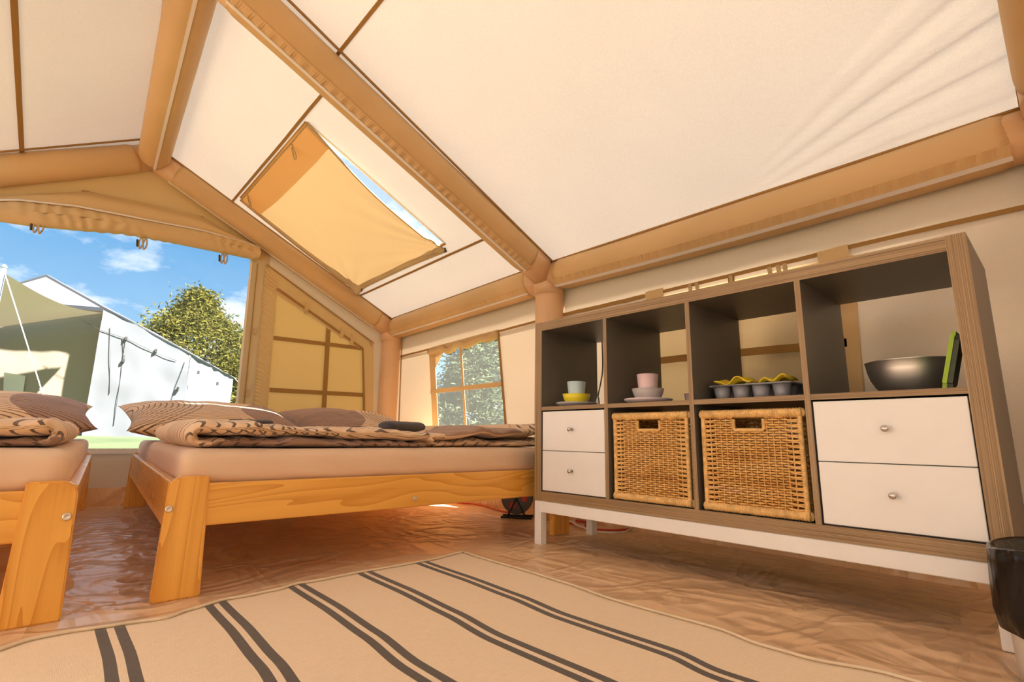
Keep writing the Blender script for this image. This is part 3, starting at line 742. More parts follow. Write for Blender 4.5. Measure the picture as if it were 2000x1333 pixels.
# ---- wicker baskets
def make_basket(name, ci, wm, label):
    x0, x1 = cellx[ci]; W = .304; H = .315; DP = .34
    xc = (x0 + x1) / 2; b = empty(name, (xc, .017, Z0 + T), label, 'basket')
    w2 = W / 2; nst = 13
    hole = (-.045, .045, .252, .285)
    def wall(front):
        V = []; F = []; rows = 36; rh = (H - .05) / rows
        L = W if front else DP
        xs = [-L / 2 + .008, -L / 2 + .030] + [-L / 2 + .046 + (L - .092) * i / (nst - 1) for i in range(nst)] + [L / 2 - .030, L / 2 - .008]
        rs = random.Random(ci * 3 + front)
        for r in range(rows):
            zc = .028 + rh * (r + .5)
            segs = [xs]
            if front and hole[2] - .006 < zc < hole[3] + .006:
                segs = [[x for x in xs if x < hole[0] - .004] + [hole[0] - .004], [hole[1] + .004] + [x for x in xs if x > hole[1] + .004]]
            for sg in segs:
                pts = []
                for i, x in enumerate(sg):
                    k = xs.index(x) if x in xs else 0
                    off = (.0052 if (k + r) % 2 else -.0052)
                    if k in (0, 1, len(xs) - 1, len(xs) - 2): off = 0
                    dz = 0
                    if k in (1, len(xs) - 2): dz = (rh * .32 if r % 2 else -rh * .32) 
                    pts.append(Vector((x, off, zc + dz + rs.uniform(-.0004, .0004))))
                # subdivide
                pp = smoothpath(pts, 2) if len(pts) > 2 else pts
                hh = rh * .41; tt = .0020
                base = len(V)
                for p in pp: V += [p + Vector((0, -tt, -hh * .55)), p + Vector((0, -tt, hh * .55)), p + Vector((0, tt, hh)), p + Vector((0, tt, -hh))]
                for i in range(len(pp) - 1):
                    for j in range(4): k = (j + 1) % 4; q = base + i * 4; F.append((q + j, q + 4 + j, q + 4 + k, q + k))
        return V, F, xs
    for side in range(4):
        fr_ = side in (0, 2)
        V, F, xs = wall(1 if side == 0 else 0)
        if side == 2: V, F, xs = wall(1)
        o = mesh('woven_wall', V, F, wm, b); o['kind'] = 'stuff'
        SV = []; SF = []
        for x in xs[1:-1]:
            tops = [(.01, H - .01)]
            if fr_ and hole[0] - .003 < x < hole[1] + .003: tops = [(.01, hole[2] - .004)]
            for za, zb in tops:
                v, f = tubemesh([(x, 0, za), (x, 0, (za + zb) / 2), (x, 0, zb)], .0024, 6); base = len(SV); SV += v; SF += [tuple(i + base for i in ff) for ff in f]
        st = mesh('stakes', SV, SF, 'stake_cane', b, True); st['kind'] = 'stuff'
        for q in (o, st):
            if side == 0: q.location = (0, 0, 0)
            if side == 2: q.location = (0, DP, 0)
            if side in (1, 3): q.location = (w2 - .004 if side == 1 else -w2 + .004, DP / 2, 0); q.rotation_euler = (0, 0, PI / 2)
    def wrapped(nm, a, bb, r, turns):
        n = turns * 4
        return tube(nm, lerp(a, bb, n + 1), lambda s, ang: r * (1 + .10 * math.sin(s * turns * 2 * PI)), 'rim_cane', b, 8)
    for z, nm in ((H - .013, 'top_rim'), (.015, 'bottom_rim')):
        wrapped(nm, (-w2, 0, z), (w2, 0, z), .0135, 40); wrapped(nm, (-w2, DP, z), (w2, DP, z), .0135, 40)
        wrapped(nm, (-w2 + .004, 0, z), (-w2 + .004, DP, z), .0135, 40); wrapped(nm, (w2 - .004, 0, z), (w2 - .004, DP, z), .0135, 40)
    for sx in (-1, 1):
        for y in (0, DP): wrapped('corner_post', (sx * (w2 - .006), y, .01), (sx * (w2 - .006), y, H - .01), .0075, 44)
    for a, c in (((hole[0], hole[2]), (hole[1], hole[2])), ((hole[0], hole[2]), (hole[0], hole[3])), ((hole[1], hole[2]), (hole[1], hole[3]))):
        wrapped('handle_frame', (a[0], -.002, a[1]), (c[0], -.002, c[1]), .0055, 12)
    box('basket_floor', (-w2 + .01, .008, .006), (w2 - .01, DP - .008, .012), 'stake_cane', b)
    return b
b1 = make_basket('wicker_basket', 1, 'wicker_a', 'narrow-looking honey wicker basket next to the white drawers with tableware above')
b1['label'] = 'woven honey wicker basket with handle slot in the cubby below the pink cup'
b2 = make_basket('wicker_basket', 2, 'wicker_b', 'woven brown-streaked wicker basket with handle slot in the cubby below the muffin tin')

# ---- tableware
def plate(r, mat, loc, label, name='plate'):
    o = lathe(name, [(r * .62, 0), (r * .66, 0), (r * .97, .012), (r, .0165), (r * .985, .0185), (r * .94, .0165), (r * .64, .005), (.0001, .005)], mat, None, 44); o.location = loc
    return tag(o, label, 'plate')
def bowl(r, h, mat, loc, label, name='bowl', cat='bowl', base=.62):
    o = lathe(name, [(r * base, 0), (r * (base + .04), .002), (r * .9, h * .6), (r, h), (r * .965, h), (r * .86, h * .6), (r * base * .95, .006), (.0001, .005)], mat, None, 44); o.location = loc
    return tag(o, label, cat)
def cup(r, h, mat, loc, label):
    o = lathe('cup', [(r * .72, 0), (r * .76, .002), (r, h), (r * .94, h), (r * .71, .006), (.0001, .006)], mat, None, 36); o.location = loc
    return tag(o, label, 'cup')
Y1 = .10
c1 = on(1126, 785, 1, Y1).x; c2 = on(1266, 780, 1, Y1).x
plate(.088, 'grey_plastic', (c1, Y1, ZSH), 'grey plastic plate under a yellow bowl on the shelf')
bowl(.060, .050, 'yellow_plastic', (c1, Y1, ZSH + .0049), 'bright yellow plastic bowl holding a light blue cup')
cup(.040, .098, 'blue_plastic', (c1, Y1, ZSH + .0099), 'light blue plastic cup standing in a yellow bowl')
plate(.090, 'lilac_plastic', (c2, Y1, ZSH), 'pale lilac plastic plate under a grey bowl on the shelf')
bowl(.060, .052, 'grey_plastic', (c2, Y1, ZSH + .0049), 'grey plastic bowl holding a pale pink cup')
cup(.040, .102, 'pink_plastic', (c2, Y1, ZSH + .0099), 'pale pink plastic cup standing in a grey bowl')
xg = on(1330, 778, 1, .29).x
plate(.062, 'mint_plastic', (xg + .022, .30, ZSH), 'small mint green plate beside the divider behind the lilac plate')
cup(.028, .045, 'pink_plastic', (xg + .040, .30, ZSH + .0045), 'small pink cup on the mint green plate')
# muffin tin
mx0 = on(1386, 752, 1, .10).x
tin = empty('muffin_tin', (mx0, .085, ZSH), 'dark grey muffin tin holding yellow cloths on the shelf', 'baking tin')
tin.rotation_euler = (0, 0, .02)
TL, TD, TH = .265, .185, .050
nx, ny = 4, 3; pitch = .0635
bm = bmesh.new(); bmbox(bm, (0, 0, TH - .003), (TL, TD, TH)); bmesh.ops.bevel(bm, geom=[e for e in bm.edges if abs((e.verts[0].co - e.verts[1].co).z) > .001], offset=.018, segments=4, affect='EDGES')
frombm('tray_top', bm, 'tin_grey', tin)
V, F = tubemesh([(0.016, 0, TH - .001), (TL - .016, 0, TH - .001), (TL - .005, .005, TH - .001), (TL, .016, TH - .001), (TL, TD - .016, TH - .001), (TL - .016, TD, TH - .001), (.016, TD, TH - .001), (0, TD - .016, TH - .001), (0, .016, TH - .001), (.005, .005, TH - .001), (.016, 0, TH - .001)], .0028, 8)
mesh('rolled_rim', V, F, 'tin_grey', tin, True)
cup_me = None
for i in range(nx):
    for j in range(ny):
        if cup_me is None:
            o = lathe('muffin_cup', [(.020, 0), (.0215, .001), (.0285, TH - .002)], 'tin_grey', tin, 28); cup_me = o.data
        else:
            o = bpy.data.objects.new('muffin_cup', cup_me); COL.objects.link(o); o.parent = tin
        o.location = (.037 + i * pitch, .032 + j * .0605, 0)
def cloth(name, w, d, loc, seed, label):
    def f(s, t):
        x = (s - .5) * w; y = (t - .5) * d
        return (x, y, max(0.001, .016 + .020 * nz(x * 22 + seed, y * 22, seed) + .010 * math.sin(s * 9 + seed)))
    o = grid(name, 26, 18, f, 'yellow_cloth'); md = o.modifiers.new('t', 'SOLIDIFY'); md.thickness = .003; md.offset = 1
    o.location = loc; return tag(o, label, 'cloth')
cloth('yellow_cloth', .125, .10, (mx0 + .085, .135, ZSH + TH - .004), 2.0, 'crumpled yellow cloth lying on the left half of the muffin tin')
cloth('yellow_cloth', .085, .10, (mx0 + .205, .155, ZSH + TH - .004), 6.3, 'smaller crumpled yellow cloth next to the divider on the muffin tin')
bpy.data.objects['yellow_cloth']['label'] = 'larger crumpled yellow cloth lying on the muffin tin'
# steel bowl and chopping boards
YB = .245
bxa, bxb = on(1690, 715, 1, YB).x, on(1876, 715, 1, YB).x
br_ = min(.135, (bxb - bxa) / 2)
sb = lathe('steel_bowl', [(br_ * q, z) for q, z in ((.46, 0), (.52, .002), (.67, .011), (.80, .027), (.90, .049), (.96, .074), (.988, .098), (1.0, .0995), (.978, .1005), (.95, .076), (.888, .051), (.785, .029), (.65, .013), (.44, .006), (.0005, .005))], 'steel', None, 64)
sb.location = ((bxa + bxb) / 2, YB, ZSH); tag(sb, 'brushed stainless steel mixing bowl beside two leaning chopping boards', 'bowl')
PX = SW - T          # inside face of the end panel
def chop(name, xb, h, lean, yf, mat, label, d, th):
    bm = bmesh.new(); bmbox(bm, (0, 0, 0), (th, d, h)); bmesh.ops.bevel(bm, geom=[e for e in bm.edges if abs((e.verts[0].co - e.verts[1].co).x) > .001], offset=.012, segments=4, affect='EDGES')
    o = frombm(name, bm, mat); o.location = (xb, yf, ZSH + th * math.sin(lean) - .0003); o.rotation_euler = (0, lean, 0); return tag(o, label, 'chopping board')
LEAN = D(13.5); HD, TD_ = .130, .010
xd = PX - HD * math.sin(LEAN) - TD_ * math.cos(LEAN) + .0003      # the dark board's top edge touches the panel
chop('chopping_board', xd - .0092 / math.cos(LEAN), .142, LEAN, .012, 'green_plastic', 'lime green chopping board leaning beside the steel bowl', .085, .009)
chop('chopping_board', xd, HD, LEAN, .016, 'dark_green_plastic', 'dark green chopping board leaning on the inside of the shelf end panel', .075, TD_)

# ================================================================== BEDS
SHR = -.073    # the beds stand slightly askew to the tent
def bedpt(x, y, x0): return (x, y + SHR * (x - x0))
def make_bed(name, y0, y1, x0, x1, label, backleg=True):
    """x0 foot end (towards the room), x1 head end; y0..y1 across"""
    b = empty(name, (x0, y0, 0), label, 'bed')
    O = Vector((x0, y0, 0))
    def sk(o):
        for v in o.data.vertices: v.co.y += SHR * (v.co.x)
        return o
    LW = .112; LT = .032
    def leg(xa, ya, flip):
        bm = bmesh.new()
        pr = [(0, -.003), (LW, -.003), (LW - .010, .312), (.030, .312), (.012, .300), (.006, .280)]
        if flip: pr = [(LW - a, z) for a, z in pr]
        f0 = [bm.verts.new((xa, ya + a, z)) for a, z in pr]; f1 = [bm.verts.new((xa - LT, ya + a, z)) for a, z in pr]
        bm.faces.new(f0 if not flip else f0[::-1]); bm.faces.new(f1[::-1] if not flip else f1)
        for i in range(len(pr)):
            k = (i + 1) % len(pr)
            q = [f0[k], f0[i], f1[i], f1[k]]; bm.faces.new(q if not flip else q[::-1])
        bmesh.ops.bevel(bm, geom=bm.edges[:], offset=.004, segments=2, affect='EDGES')
        o = sk(frombm('leg', bm, 'pine_z', b))
        return o
    Wd = y1 - y0; Ld = x0 - x1
    l1 = leg(0, 0, False); l2 = leg(0, Wd - LW, True); leg(-Ld + LT, 0, False); leg(-Ld + LT, Wd - LW, True)
    sk(box('foot_rail', (-.030, LW - .012, .178), (-.006, Wd - LW + .012, .292), 'pine_y', b, .004))
    sk(box('head_rail', (-Ld + .004, LW - .012, .178), (-Ld + .026, Wd - LW + .012, .292), 'pine_y', b, .004))
    for ya in (.008, Wd - .034): sk(box('side_rail', (-Ld + .03, ya, .178), (-.032, ya + .026, .300), 'pine_x', b, .004))
    for k in range(11): 
        xx = -.15 - k * (Ld - .3) / 10
        sk(box('slat', (xx - .035, .035, .262), (xx + .035, Wd - .035, .278), 'pine_y', b))
    for yy, zz, pt in ((.014, .23, l1), (Wd - .02, .23, l2)):
        o = lathe('bolt', [(.009, 0), (.009, .002), (.006, .003), (.004, .001), (.0001, .001)], 'bolt_metal', pt, 16); o.rotation_euler = (0, PI / 2, 0); o.location = (.0003, yy, zz)
    o = lathe('bolt', [(.008, 0), (.008, .002), (.005, .003), (.003, .001), (.0001, .001)], 'bolt_metal', b, 16); o.rotation_euler = (0, PI / 2, 0); o.location = (-.006, .775, .208)
    return b
def make_mattress(y0, y1, x0, x1, z0, z1, label):
    bm = bmesh.new(); bmbox(bm, (x1, y0, z0), (x0, y1, z1))
    bmesh.ops.bevel(bm, geom=bm.edges[:], offset=.038, segments=5, affect='EDGES', profile=.55)
    bmesh.ops.subdivide_edges(bm, edges=[e for e in bm.edges if e.calc_length() > .3], cuts=50, use_grid_fill=True)
    for v in bm.verts:
        c = v.co
        k = nz(c.x * 2.2, c.y * 2.4, c.z * 6); w = math.sin(c.y * 26 + c.z * 60 + 4 * nz(c.x * 2, c.y * 2)) * .0022
        if c.x > x0 - .05: c.x += .004 * k + w * (1 if c.z > z0 + .02 else 0)
        if c.z > z1 - .02: c.z += .005 * k
        if c.y < y0 + .05: c.y += .006 * k
        c.y += SHR * (c.x - x0)
    o = frombm('mattress', bm, 'sheet_tan', None, True); return tag(o, label, 'mattress')
BX0, BX1 = -.066, -2.235
make_bed('pine_bed', -1.317, .302, BX0, BX1, 'pine bed frame whose foot end touches the shelving unit')
make_bed('pine_bed', -2.42, -1.489, BX0 + .012, BX1, 'pine bed frame across the gap from the bed touching the shelves')
make_mattress(-1.285, .272, -.098, -2.19, .2785, .385, 'mattress in a tan fitted sheet under two pillows and two duvets')
make_mattress(-2.39, -1.515, -.09, -2.19, .2785, .387, 'mattress in a tan fitted sheet under a single pillow and duvet')

def make_pillow(loc, rz, tilt, wid, dep, h, mat, label, seed):
    V = []; F = []; U = []
    nu, nv = 44, 30
    for side in (1, -1):
        for i in range(nu + 1):
            for j in range(nv + 1):
                a = i / nu * 2 - 1; c = j / nv * 2 - 1
                prof = max(0, (1 - abs(a) ** 2.6)) ** .5 * max(0, (1 - abs(c) ** 2.6)) ** .5
                pin = 1 - .09 * (1 - c * c) * abs(a) ** 3; pin2 = 1 - .10 * (1 - a * a) * abs(c) ** 3
                z = side * h * prof * (1 + .16 * nz(a * 1.6 + seed, c * 1.6, side)) + .008 * nz(a * 4, c * 4, seed) * prof
                V.append((a * wid / 2 * pin, c * dep / 2 * pin2, z)); U.append((i / nu, j / nv))
    n1 = (nu + 1) * (nv + 1)
    for s in range(2):
        for i in range(nu):
            for j in range(nv):
                q = s * n1 + i * (nv + 1) + j; f = (q, q + nv + 1, q + nv + 2, q + 1); F.append(f if s == 0 else f[::-1])
    o = mesh('pillow', V, F, mat, None, True, U)
    bm = bmesh.new(); bm.from_mesh(o.data); bmesh.ops.remove_doubles(bm, verts=bm.verts[:], dist=.0008); bm.to_mesh(o.data); bm.free()
    for p in o.data.polygons: p.use_smooth = True
    o.rotation_euler = (tilt, 0, rz); o.location = loc
    return tag(o, label, 'pillow')
# pillow local x runs across the bed (world y), local -y towards the room
make_pillow((-1.66, -.865, .500), PI / 2, D(14), .84, .56, .085, 'print_pillow_a', 'arc-print pillow, mostly tan, next to the gap between the beds', 1.0)
make_pillow((-1.83, .02, .5005), PI / 2 + .06, D(16), .84, .54, .085, 'print_pillow_b', 'arc-print pillow, mostly brown, beside the corner post', 4.0)
make_pillow((-1.60, -1.80, .498), PI / 2, D(12), .82, .56, .09, 'print_pillow_a', 'arc-print pillow alone on the bed away from the shelves', 7.0)

def make_duvet(y0, y1, x0, x1, zb, th, mat, label, seed, gap=.004, rise=0.0, thin=None):
    """folded in half: bottom layer, a fold at y0, top layer; puffy, with a rumpled front hem"""
    n = 150; m = 34; L = y1 - y0; h = th / 2; rc = h + gap / 2
    V = []; F = []; U = []; path = []
    straight = L - rc - .01; total = 2 * straight + PI * rc
    for i in range(n + 1):
        s = i / n * total
        if s < straight: p = (y1 - s, zb + h); nn = (0, -1)
        elif s < straight + PI * rc:
            a = (s - straight) / rc; p = (y0 + rc + .01 - math.sin(a) * rc, zb + h + rc - math.cos(a) * rc); nn = (-math.sin(a), -math.cos(a))
        else: p = (y0 + rc + .01 + (s - straight - PI * rc), zb + h + 2 * rc); nn = (0, 1)
        path.append((p, nn, s))
    def T(y, lay): return th * (1 + .55 * nz(y * 3.3 + seed, lay * 4.0, seed) + .22 * nz(y * 9.0 + seed, lay * 4.0, 6)) * (1 - (.42 * math.exp(-((y - thin) / .20) ** 2) if thin is not None else 0))
    for i, (p, nn, s) in enumerate(path):
        up = min(1, max(0, (s - straight) / (PI * rc)))
        y = p[0]; t0, t1 = T(y, 0), T(y, 1)
        tc = t0 * (1 - up) + t1 * up
        zc = (zb + t0 / 2) * (1 - up) + (zb + t0 + t1 / 2 + gap) * up
        hem = .045 * nz(y * 3.4 + seed, up * 3.0, 2) + .020 * nz(y * 9 + seed, up * 5, 4) - .020 * (1 - up)
        for j in range(m):
            a = 2 * PI * j / m; cx, cz = math.cos(a), math.sin(a)
            ex = math.copysign(abs(cx) ** .30, cx); ez = math.copysign(abs(cz) ** .75, cz)
            frontness = max(0, ex) ** 2
            xx = (x0 + x1) / 2 + ex * (x0 - x1) / 2 + hem * frontness
            off = ez * tc / 2 + .0035 * math.sin(y * 75 + 8 * nz(y * 4, ex * 2, seed)) * (1 if ez * nn[1] > 0 else .2)
            yy = y + nn[0] * off; zz = zc + (nn[1] if 0 < up < 1 else (1 if nn[1] > 0 else -1)) * off
            zz += up * (rise * (y - y0) / L) - up * .010 * frontness * max(0, -ez * nn[1]) * (1 + nz(y * 5, 3, seed))
            zz = max(zz, zb - .001)
            V.append((xx, yy + SHR * (xx - BX0), zz))
            U.append((s / 1.5, (ex * (x0 - x1) / 2 + ez * .02 * (1 if ex > 0 else 1) + (.10 * a / PI if abs(ex) > .9 else 0)) / 1.5 + .5))
    for i in range(n):
        for j in range(m):
            k = (j + 1) % m; F.append((i * m + j, i * m + k, (i + 1) * m + k, (i + 1) * m + j))
    F.append(tuple(range(m - 1, -1, -1))); F.append(tuple(n * m + j for j in range(m)))
    o = mesh('duvet', V, F, mat, None, True, U)
    return tag(o, label, 'duvet')
make_duvet(-1.275, -.46, -.125, -1.25, .385, .043, 'print_duvet_a', 'folded arc-print duvet, mostly tan, at the gap end of the wide bed', 1.5, thin=-.50)
make_duvet(-.445, .235, -.150, -1.25, .386, .042, 'print_duvet_b', 'folded arc-print duvet below the wall window at the shelf end', 8.2, gap=.004, rise=.012, thin=-.42)
make_duvet(-2.30, -1.545, -.115, -1.20, .386, .036, 'print_duvet_a', 'folded arc-print duvet on the bed away from the shelves', 3.7)
for o in bpy.data.objects:
    if o.get('category') == 'duvet' and o.location.length == 0 and 'away' in o['label']:
        # its fold faces the gap: mirror across its own middle
        cy = (-2.30 - 1.545) / 2
        for v in o.data.vertices: yy = v.co.y - SHR * (v.co.x - BX0); v.co.y = 2 * cy - yy + SHR * (v.co.x - BX0)
        o.data.flip_normals()

def towel(loc, rz, L, r, label, flat=.6):
    n = 30; V = []; F = []; seg = 22
    for i in range(n + 1):
        t = i / n; x = (t - .5) * L; e = min(1, min(t, 1 - t) * 14) ** .4
        for j in range(seg):
            a = 2 * PI * j / seg; rr = r * (.62 + .38 * e) * (1 + .05 * nz(t * 5, a, L * 30) + .03 * math.sin(a * 3 + 1))
            V.append((x, rr * 1.25 * math.cos(a), max(0, flat * r + rr * flat * math.sin(a))))
    for i in range(n):
        for j in range(seg): k = (j + 1) % seg; F.append((i * seg + j, i * seg + k, (i + 1) * seg + k, (i + 1) * seg + j))
    F.append(tuple(range(seg - 1, -1, -1))); F.append(tuple(n * seg + j for j in range(seg)))
    o = mesh('rolled_towel', V, F, 'towel_grey', None, True); o.location = loc; o.rotation_euler = (0, 0, rz); return tag(o, label, 'towel')
from mathutils.bvhtree import BVHTree
duv = [o for o in bpy.data.objects if o.get('category') == 'duvet']
trees_ = [BVHTree.FromPolygons([v.co for v in o.data.vertices], [tuple(p.vertices) for p in o.data.polygons]) for o in duv]
def laid(x, y, rz, L):
    """height of the bedding along a towel"""
    hs = []
    for i in range(9):
        t = (i / 8 - .5) * L * .9; q = Vector((x + math.cos(rz) * t, y + math.sin(rz) * t, 1.0))
        z = [h[0].z for h in (bv.ray_cast(q, Vector((0, 0, -1))) for bv in trees_) if h[0] is not None]
        if z: hs.append(max(z))
    return sum(sorted(hs)[-4:]) / 4 - .003
for (x, y, rz, L, r, lab, fl) in ((-.45, -.385, PI / 2 + .35, .24, .038, 'dark grey rolled towel on the duvet below the wall window', .6), (-.62, -.97, PI / 2, .16, .024, 'dark grey folded towel half hidden on the mostly tan duvet', .5)):
    towel((x, y, laid(x, y, rz, L)), rz, L, r, lab, fl)

# ================================================================== RUG
far = [(-.362, -.008), (-.57, .023), (-.724, .026), (-.861, .029), (-.974, .027), (-1.047, .055), (-1.162, .061), (-1.259, .091), (-1.315, .120), (-1.379, .106), (-1.483, .095), (-1.538, .098), (-1.60, .13), (-1.8, .15), (-2.1, .16)]
sidey = [(-.01, .0), (.254, .0), (.496, -.012), (.696, -.032), (.848, -.032), (.978, -.030), (1.08, -.05), (1.154, -.045), (1.30, .0), (2.2, .03)]
def itp(tab, q):
    if q <= tab[0][0]: return tab[0][1]
    for (a, b), (c, d) in zip(tab, tab[1:]):
        if a <= q <= c: t = (q - a) / (c - a); t = t * t * (3 - 2 * t); return b + (d - b) * t
    return tab[-1][1]
far_s = sorted(far)
RUGW = 1.70
def rug_pt(s, t):
    yy = -.362 - t * RUGW
    x = itp(far_s, yy) * (1 - s) + s * 2.05 
    y = yy + itp(sidey, x) * (1 - .55 * t)
    z = .0035 + .010 * (.5 + .5 * nz(x * 2.6, y * 1.2, 11)) * (.4 + .6 * min(1, s * 6)) + .004 * math.exp(-s * 20) * (1 + nz(y * 7, 2, 2))
    return (x, y, z)
rug = grid('rug', 120, 100, rug_pt, 'striped_rug', None, lambda s, t: (s * 2.05, t * RUGW))
tag(rug, 'flat-woven cream rug with paired dark brown stripes on the groundsheet', 'rug')
md = rug.modifiers.new('thick', 'SOLIDIFY'); md.thickness = .004; md.offset = 1
plain('rug_yarn', (.74, .60, .42), .9)
tube('hem', [Vector(rug_pt(0, i / 120)) + Vector((0, 0, .003)) for i in range(121)], .0042, 'rug_yarn', rug, 6)
tube('hem', [Vector(rug_pt(i / 120, 0)) + Vector((0, 0, .003)) for i in range(121)], .0035, 'rug_yarn', rug, 6)

# ================================================================== THINGS UNDER THE BED AND SHELF
reel_p = Vector((-.555, .425, 0))
reel = empty('cable_reel', (reel_p.x, reel_p.y, 0), 'grey cable reel with red drum standing under the foot of the bed', 'cable reel')
reel.rotation_euler = (0, 0, D(40)); reel.scale = (.85, .85, .85)
for dy in (-.035, .035):
    o = lathe('flange', [(.095, 0), (.100, .003), (.100, .007), (.094, .010), (.03, .012), (.0001, .012)], 'reel_grey', reel, 40); o.rotation_euler = (PI / 2, 0, 0); o.location = (0, dy, .125)
o = lathe('drum', [(.075, -.03), (.078, -.01), (.074, .01), (.077, .03), (.0001, .03)], 'red_plastic', reel, 32); o.rotation_euler = (PI / 2, 0, 0); o.location = (0, 0, .125)
for k in range(3):
    a = k * 2.1; o = box('socket', (-.018, -.049, -.018), (.018, -.043, .018), 'red_plastic', reel, .003); o.location = (.05 * math.cos(a), 0, .125 + .05 * math.sin(a))
for s in (-1, 1): tube('foot', [(-.10, s * .045, .006), (.10, s * .045, .006)], .008, 'black_plastic', reel, 10)
for s in (-1, 1): tube('stand', [(s * .06, -.045, .008), (0, -.052, .125)], .006, 'black_plastic', reel, 8)
tube('handle', [(0, .052, .125), (0, .052, .245), (0, -.052, .245), (0, -.052, .125)], .006, 'black_plastic', reel, 8)
reds = []
def cable(name, px, r, mat, label, z=None):
    pts = [on(u, v, 2, z or r) for u, v in px]
    for p in pts: p.z = (z or r)
    pts = smoothpath(pts, 10)
    if mat == 'red_plastic': reds.extend(pts)
    else:
        for p in pts:
            d = min((Vector((p.x - q.x, p.y - q.y)).length for q in reds), default=1)
            p.z = r + .0102 * max(0, 1 - max(0, d - .010) / .025)
    o = tube(name, pts, r, mat, None, 8); return tag(o, label, 'cable')
cable('extension_cable', [(1015, 1002), (985, 1000), (950, 990), (925, 985), (905, 984), (880, 980)], .005, 'red_plastic', 'red cable running along the groundsheet under the bed')
cable('extension_cable', [(1085, 1018), (1120, 1024), (1150, 1033), (1190, 1036), (1225, 1035), (1232, 1030), (1200, 1022), (1150, 1020), (1125, 1018)], .005, 'red_plastic', 'red cable coiled on the floor behind the white shelf legs')
cable('charging_cable', [(1112, 1022), (1135, 1032), (1165, 1039), (1200, 1041), (1230, 1037), (1236, 1030), (1218, 1024), (1180, 1022), (1140, 1016), (1112, 1022)], .0038, 'white_cable', 'thin white cable looped on the floor behind the white shelf legs')
gc = [(1176, 668), (1177, 720), (1173, 750), (1168, 775), (1170, 788)]
gp = [on(u, v, 1, .41) for u, v in gc]
tag(tube('power_cord', smoothpath([gp[0] + Vector((0, 0, .03))] + gp + [gp[-1] + Vector((0, .01, -.25)), Vector((gp[-1].x - .13, .45, .004))], 6), .0035, 'grey_cable', None, 8), 'thin dark cord hanging down behind the cubby with the blue cup', 'cord')

# waste bin with a black liner
bn = empty('waste_bin', (1.553, -.142, 0), 'small white bin lined with a black bag beside the shelf end', 'bin')
lathe('bin_body', [(.096, -.002), (.100, .0), (.106, .15), (.112, .222), (.107, .222), (.095, .008), (.0001, .006)], 'bin_white', bn, 44)
V = []; F = []; seg = 64; prof = [(.106, .084, .0), (.118, .088, .4), (.122, .12, .7), (.122, .17, .7), (.122, .212, .5), (.121, .236, .3), (.113, .240, .2), (.106, .225, .2), (.095, .14, .3), (.080, .05, .3), (.0001, .04, 0)]
for r, z, w in prof:
    for j in range(seg):
        a = 2 * PI * j / seg; k = w * .010 * (nz(math.cos(a) * 3, math.sin(a) * 3, z * 9) + .6 * math.sin(a * 9 + z * 30))
        low_ = (.022 * nz(math.cos(a) * 1.5, math.sin(a) * 1.5, 3) if z < .06 else 0)
        V.append(((r + k) * math.cos(a), (r + k) * math.sin(a), z + low_ + (.005 * math.sin(a * 3 + 1) if z > .2 else 0)))
for i in range(len(prof) - 1):
    for j in range(seg): k = (j + 1) % seg; F.append((i * seg + j, i * seg + k, (i + 1) * seg + k, (i + 1) * seg + j))
mesh('bag_liner', V, F, 'bag_black', bn, True)

# ================================================================== OUTSIDE
def gz(x, y): 
    d = max(0, -x - 2.6); return -.03 + .36 * min(1, d / 8.5) + max(0, d - 8.5) * .018
def lawn_pt(s, t):
    x = 40 - s * 120; y = -60 + t * 120
    return (x, y, gz(x, y))
struct(grid('ground', 240, 24, lawn_pt, 'lawn'))

# neighbouring tent
A = on(372, 692, 0, -11.0)
B = CAMP + ray(455, 738) * ((A.z - CAMP.z) / ray(455, 738).z)
sd = Vector((B.x - A.x, B.y - A.y, 0)).normalized()
fn = Vector((-sd.y, sd.x, 0))
if fn.dot(CAMP - A) < 0: fn = -fn
# the front of that tent lies across its side direction
gd = Vector((-sd.y, sd.x, 0)); gd = gd if gd.y < 0 else -gd      # along the front, away from corner A
nf = sd.copy() * -1                                             # front normal
def onfront(u, v): return onplane(u, v, A, nf)
apex = onfront(90, 541); 
wd = (apex - A).dot(gd)
Lc = A + gd * (2 * wd); Lc.z = A.z
gA = gz(A.x, A.y) - .05
nt_ = empty('white_tent', (A.x, A.y, 0), 'white ridge tent pitched on the lawn outside the gable window', 'tent')
ON = Vector((A.x, A.y, 0))
Ld = (Vector((B.x, B.y, 0)) - Vector((A.x, A.y, 0))).length
back = sd * Ld
def gr(p): return Vector((p.x, p.y, gz(p.x, p.y) - .04))
def rel(l): return [p - ON for p in l]
def sheet(name, q, mat, parent, org, nu=24, nv=16, amp=.02, nrm=Vector((1, 0, 0)), fr=3):
    bl, br, tr_, tl = q
    def f(s, t):
        p = bl.lerp(br, s).lerp(tl.lerp(tr_, s), t)
        k = nz(p.x * fr, p.y * fr, p.z * fr * .7) * amp
        return p + nrm * k - org
    return grid(name, nu, nv, f, mat, parent)
dL = onfront(196, 640); dLb = onfront(172, 800); 
J = A + gd * ((dL - A).dot(gd)); Jt = J.copy()
def roofz(q): 
    s_ = (q - A).dot(gd); return A.z + (apex.z - A.z) * (s_ / wd if s_ <= wd else max(0, 2 - s_ / wd))
Jt.z = roofz(J)
J2 = A + gd * (2 * wd - (J - A).dot(gd)); J2t = J2.copy(); J2t.z = roofz(J2)
sheet('front_wall', (gr(A), gr(J), Jt, A), 'white_pvc', nt_, ON, 40, 30, .018, nf, 2.6)
sheet('front_wall', (gr(J2), gr(Lc), Lc, J2t), 'white_pvc', nt_, ON, 12, 12, .03, nf)
mesh('gable', rel([Jt, J2t, apex]), [(0, 1, 2)], 'white_pvc', nt_)
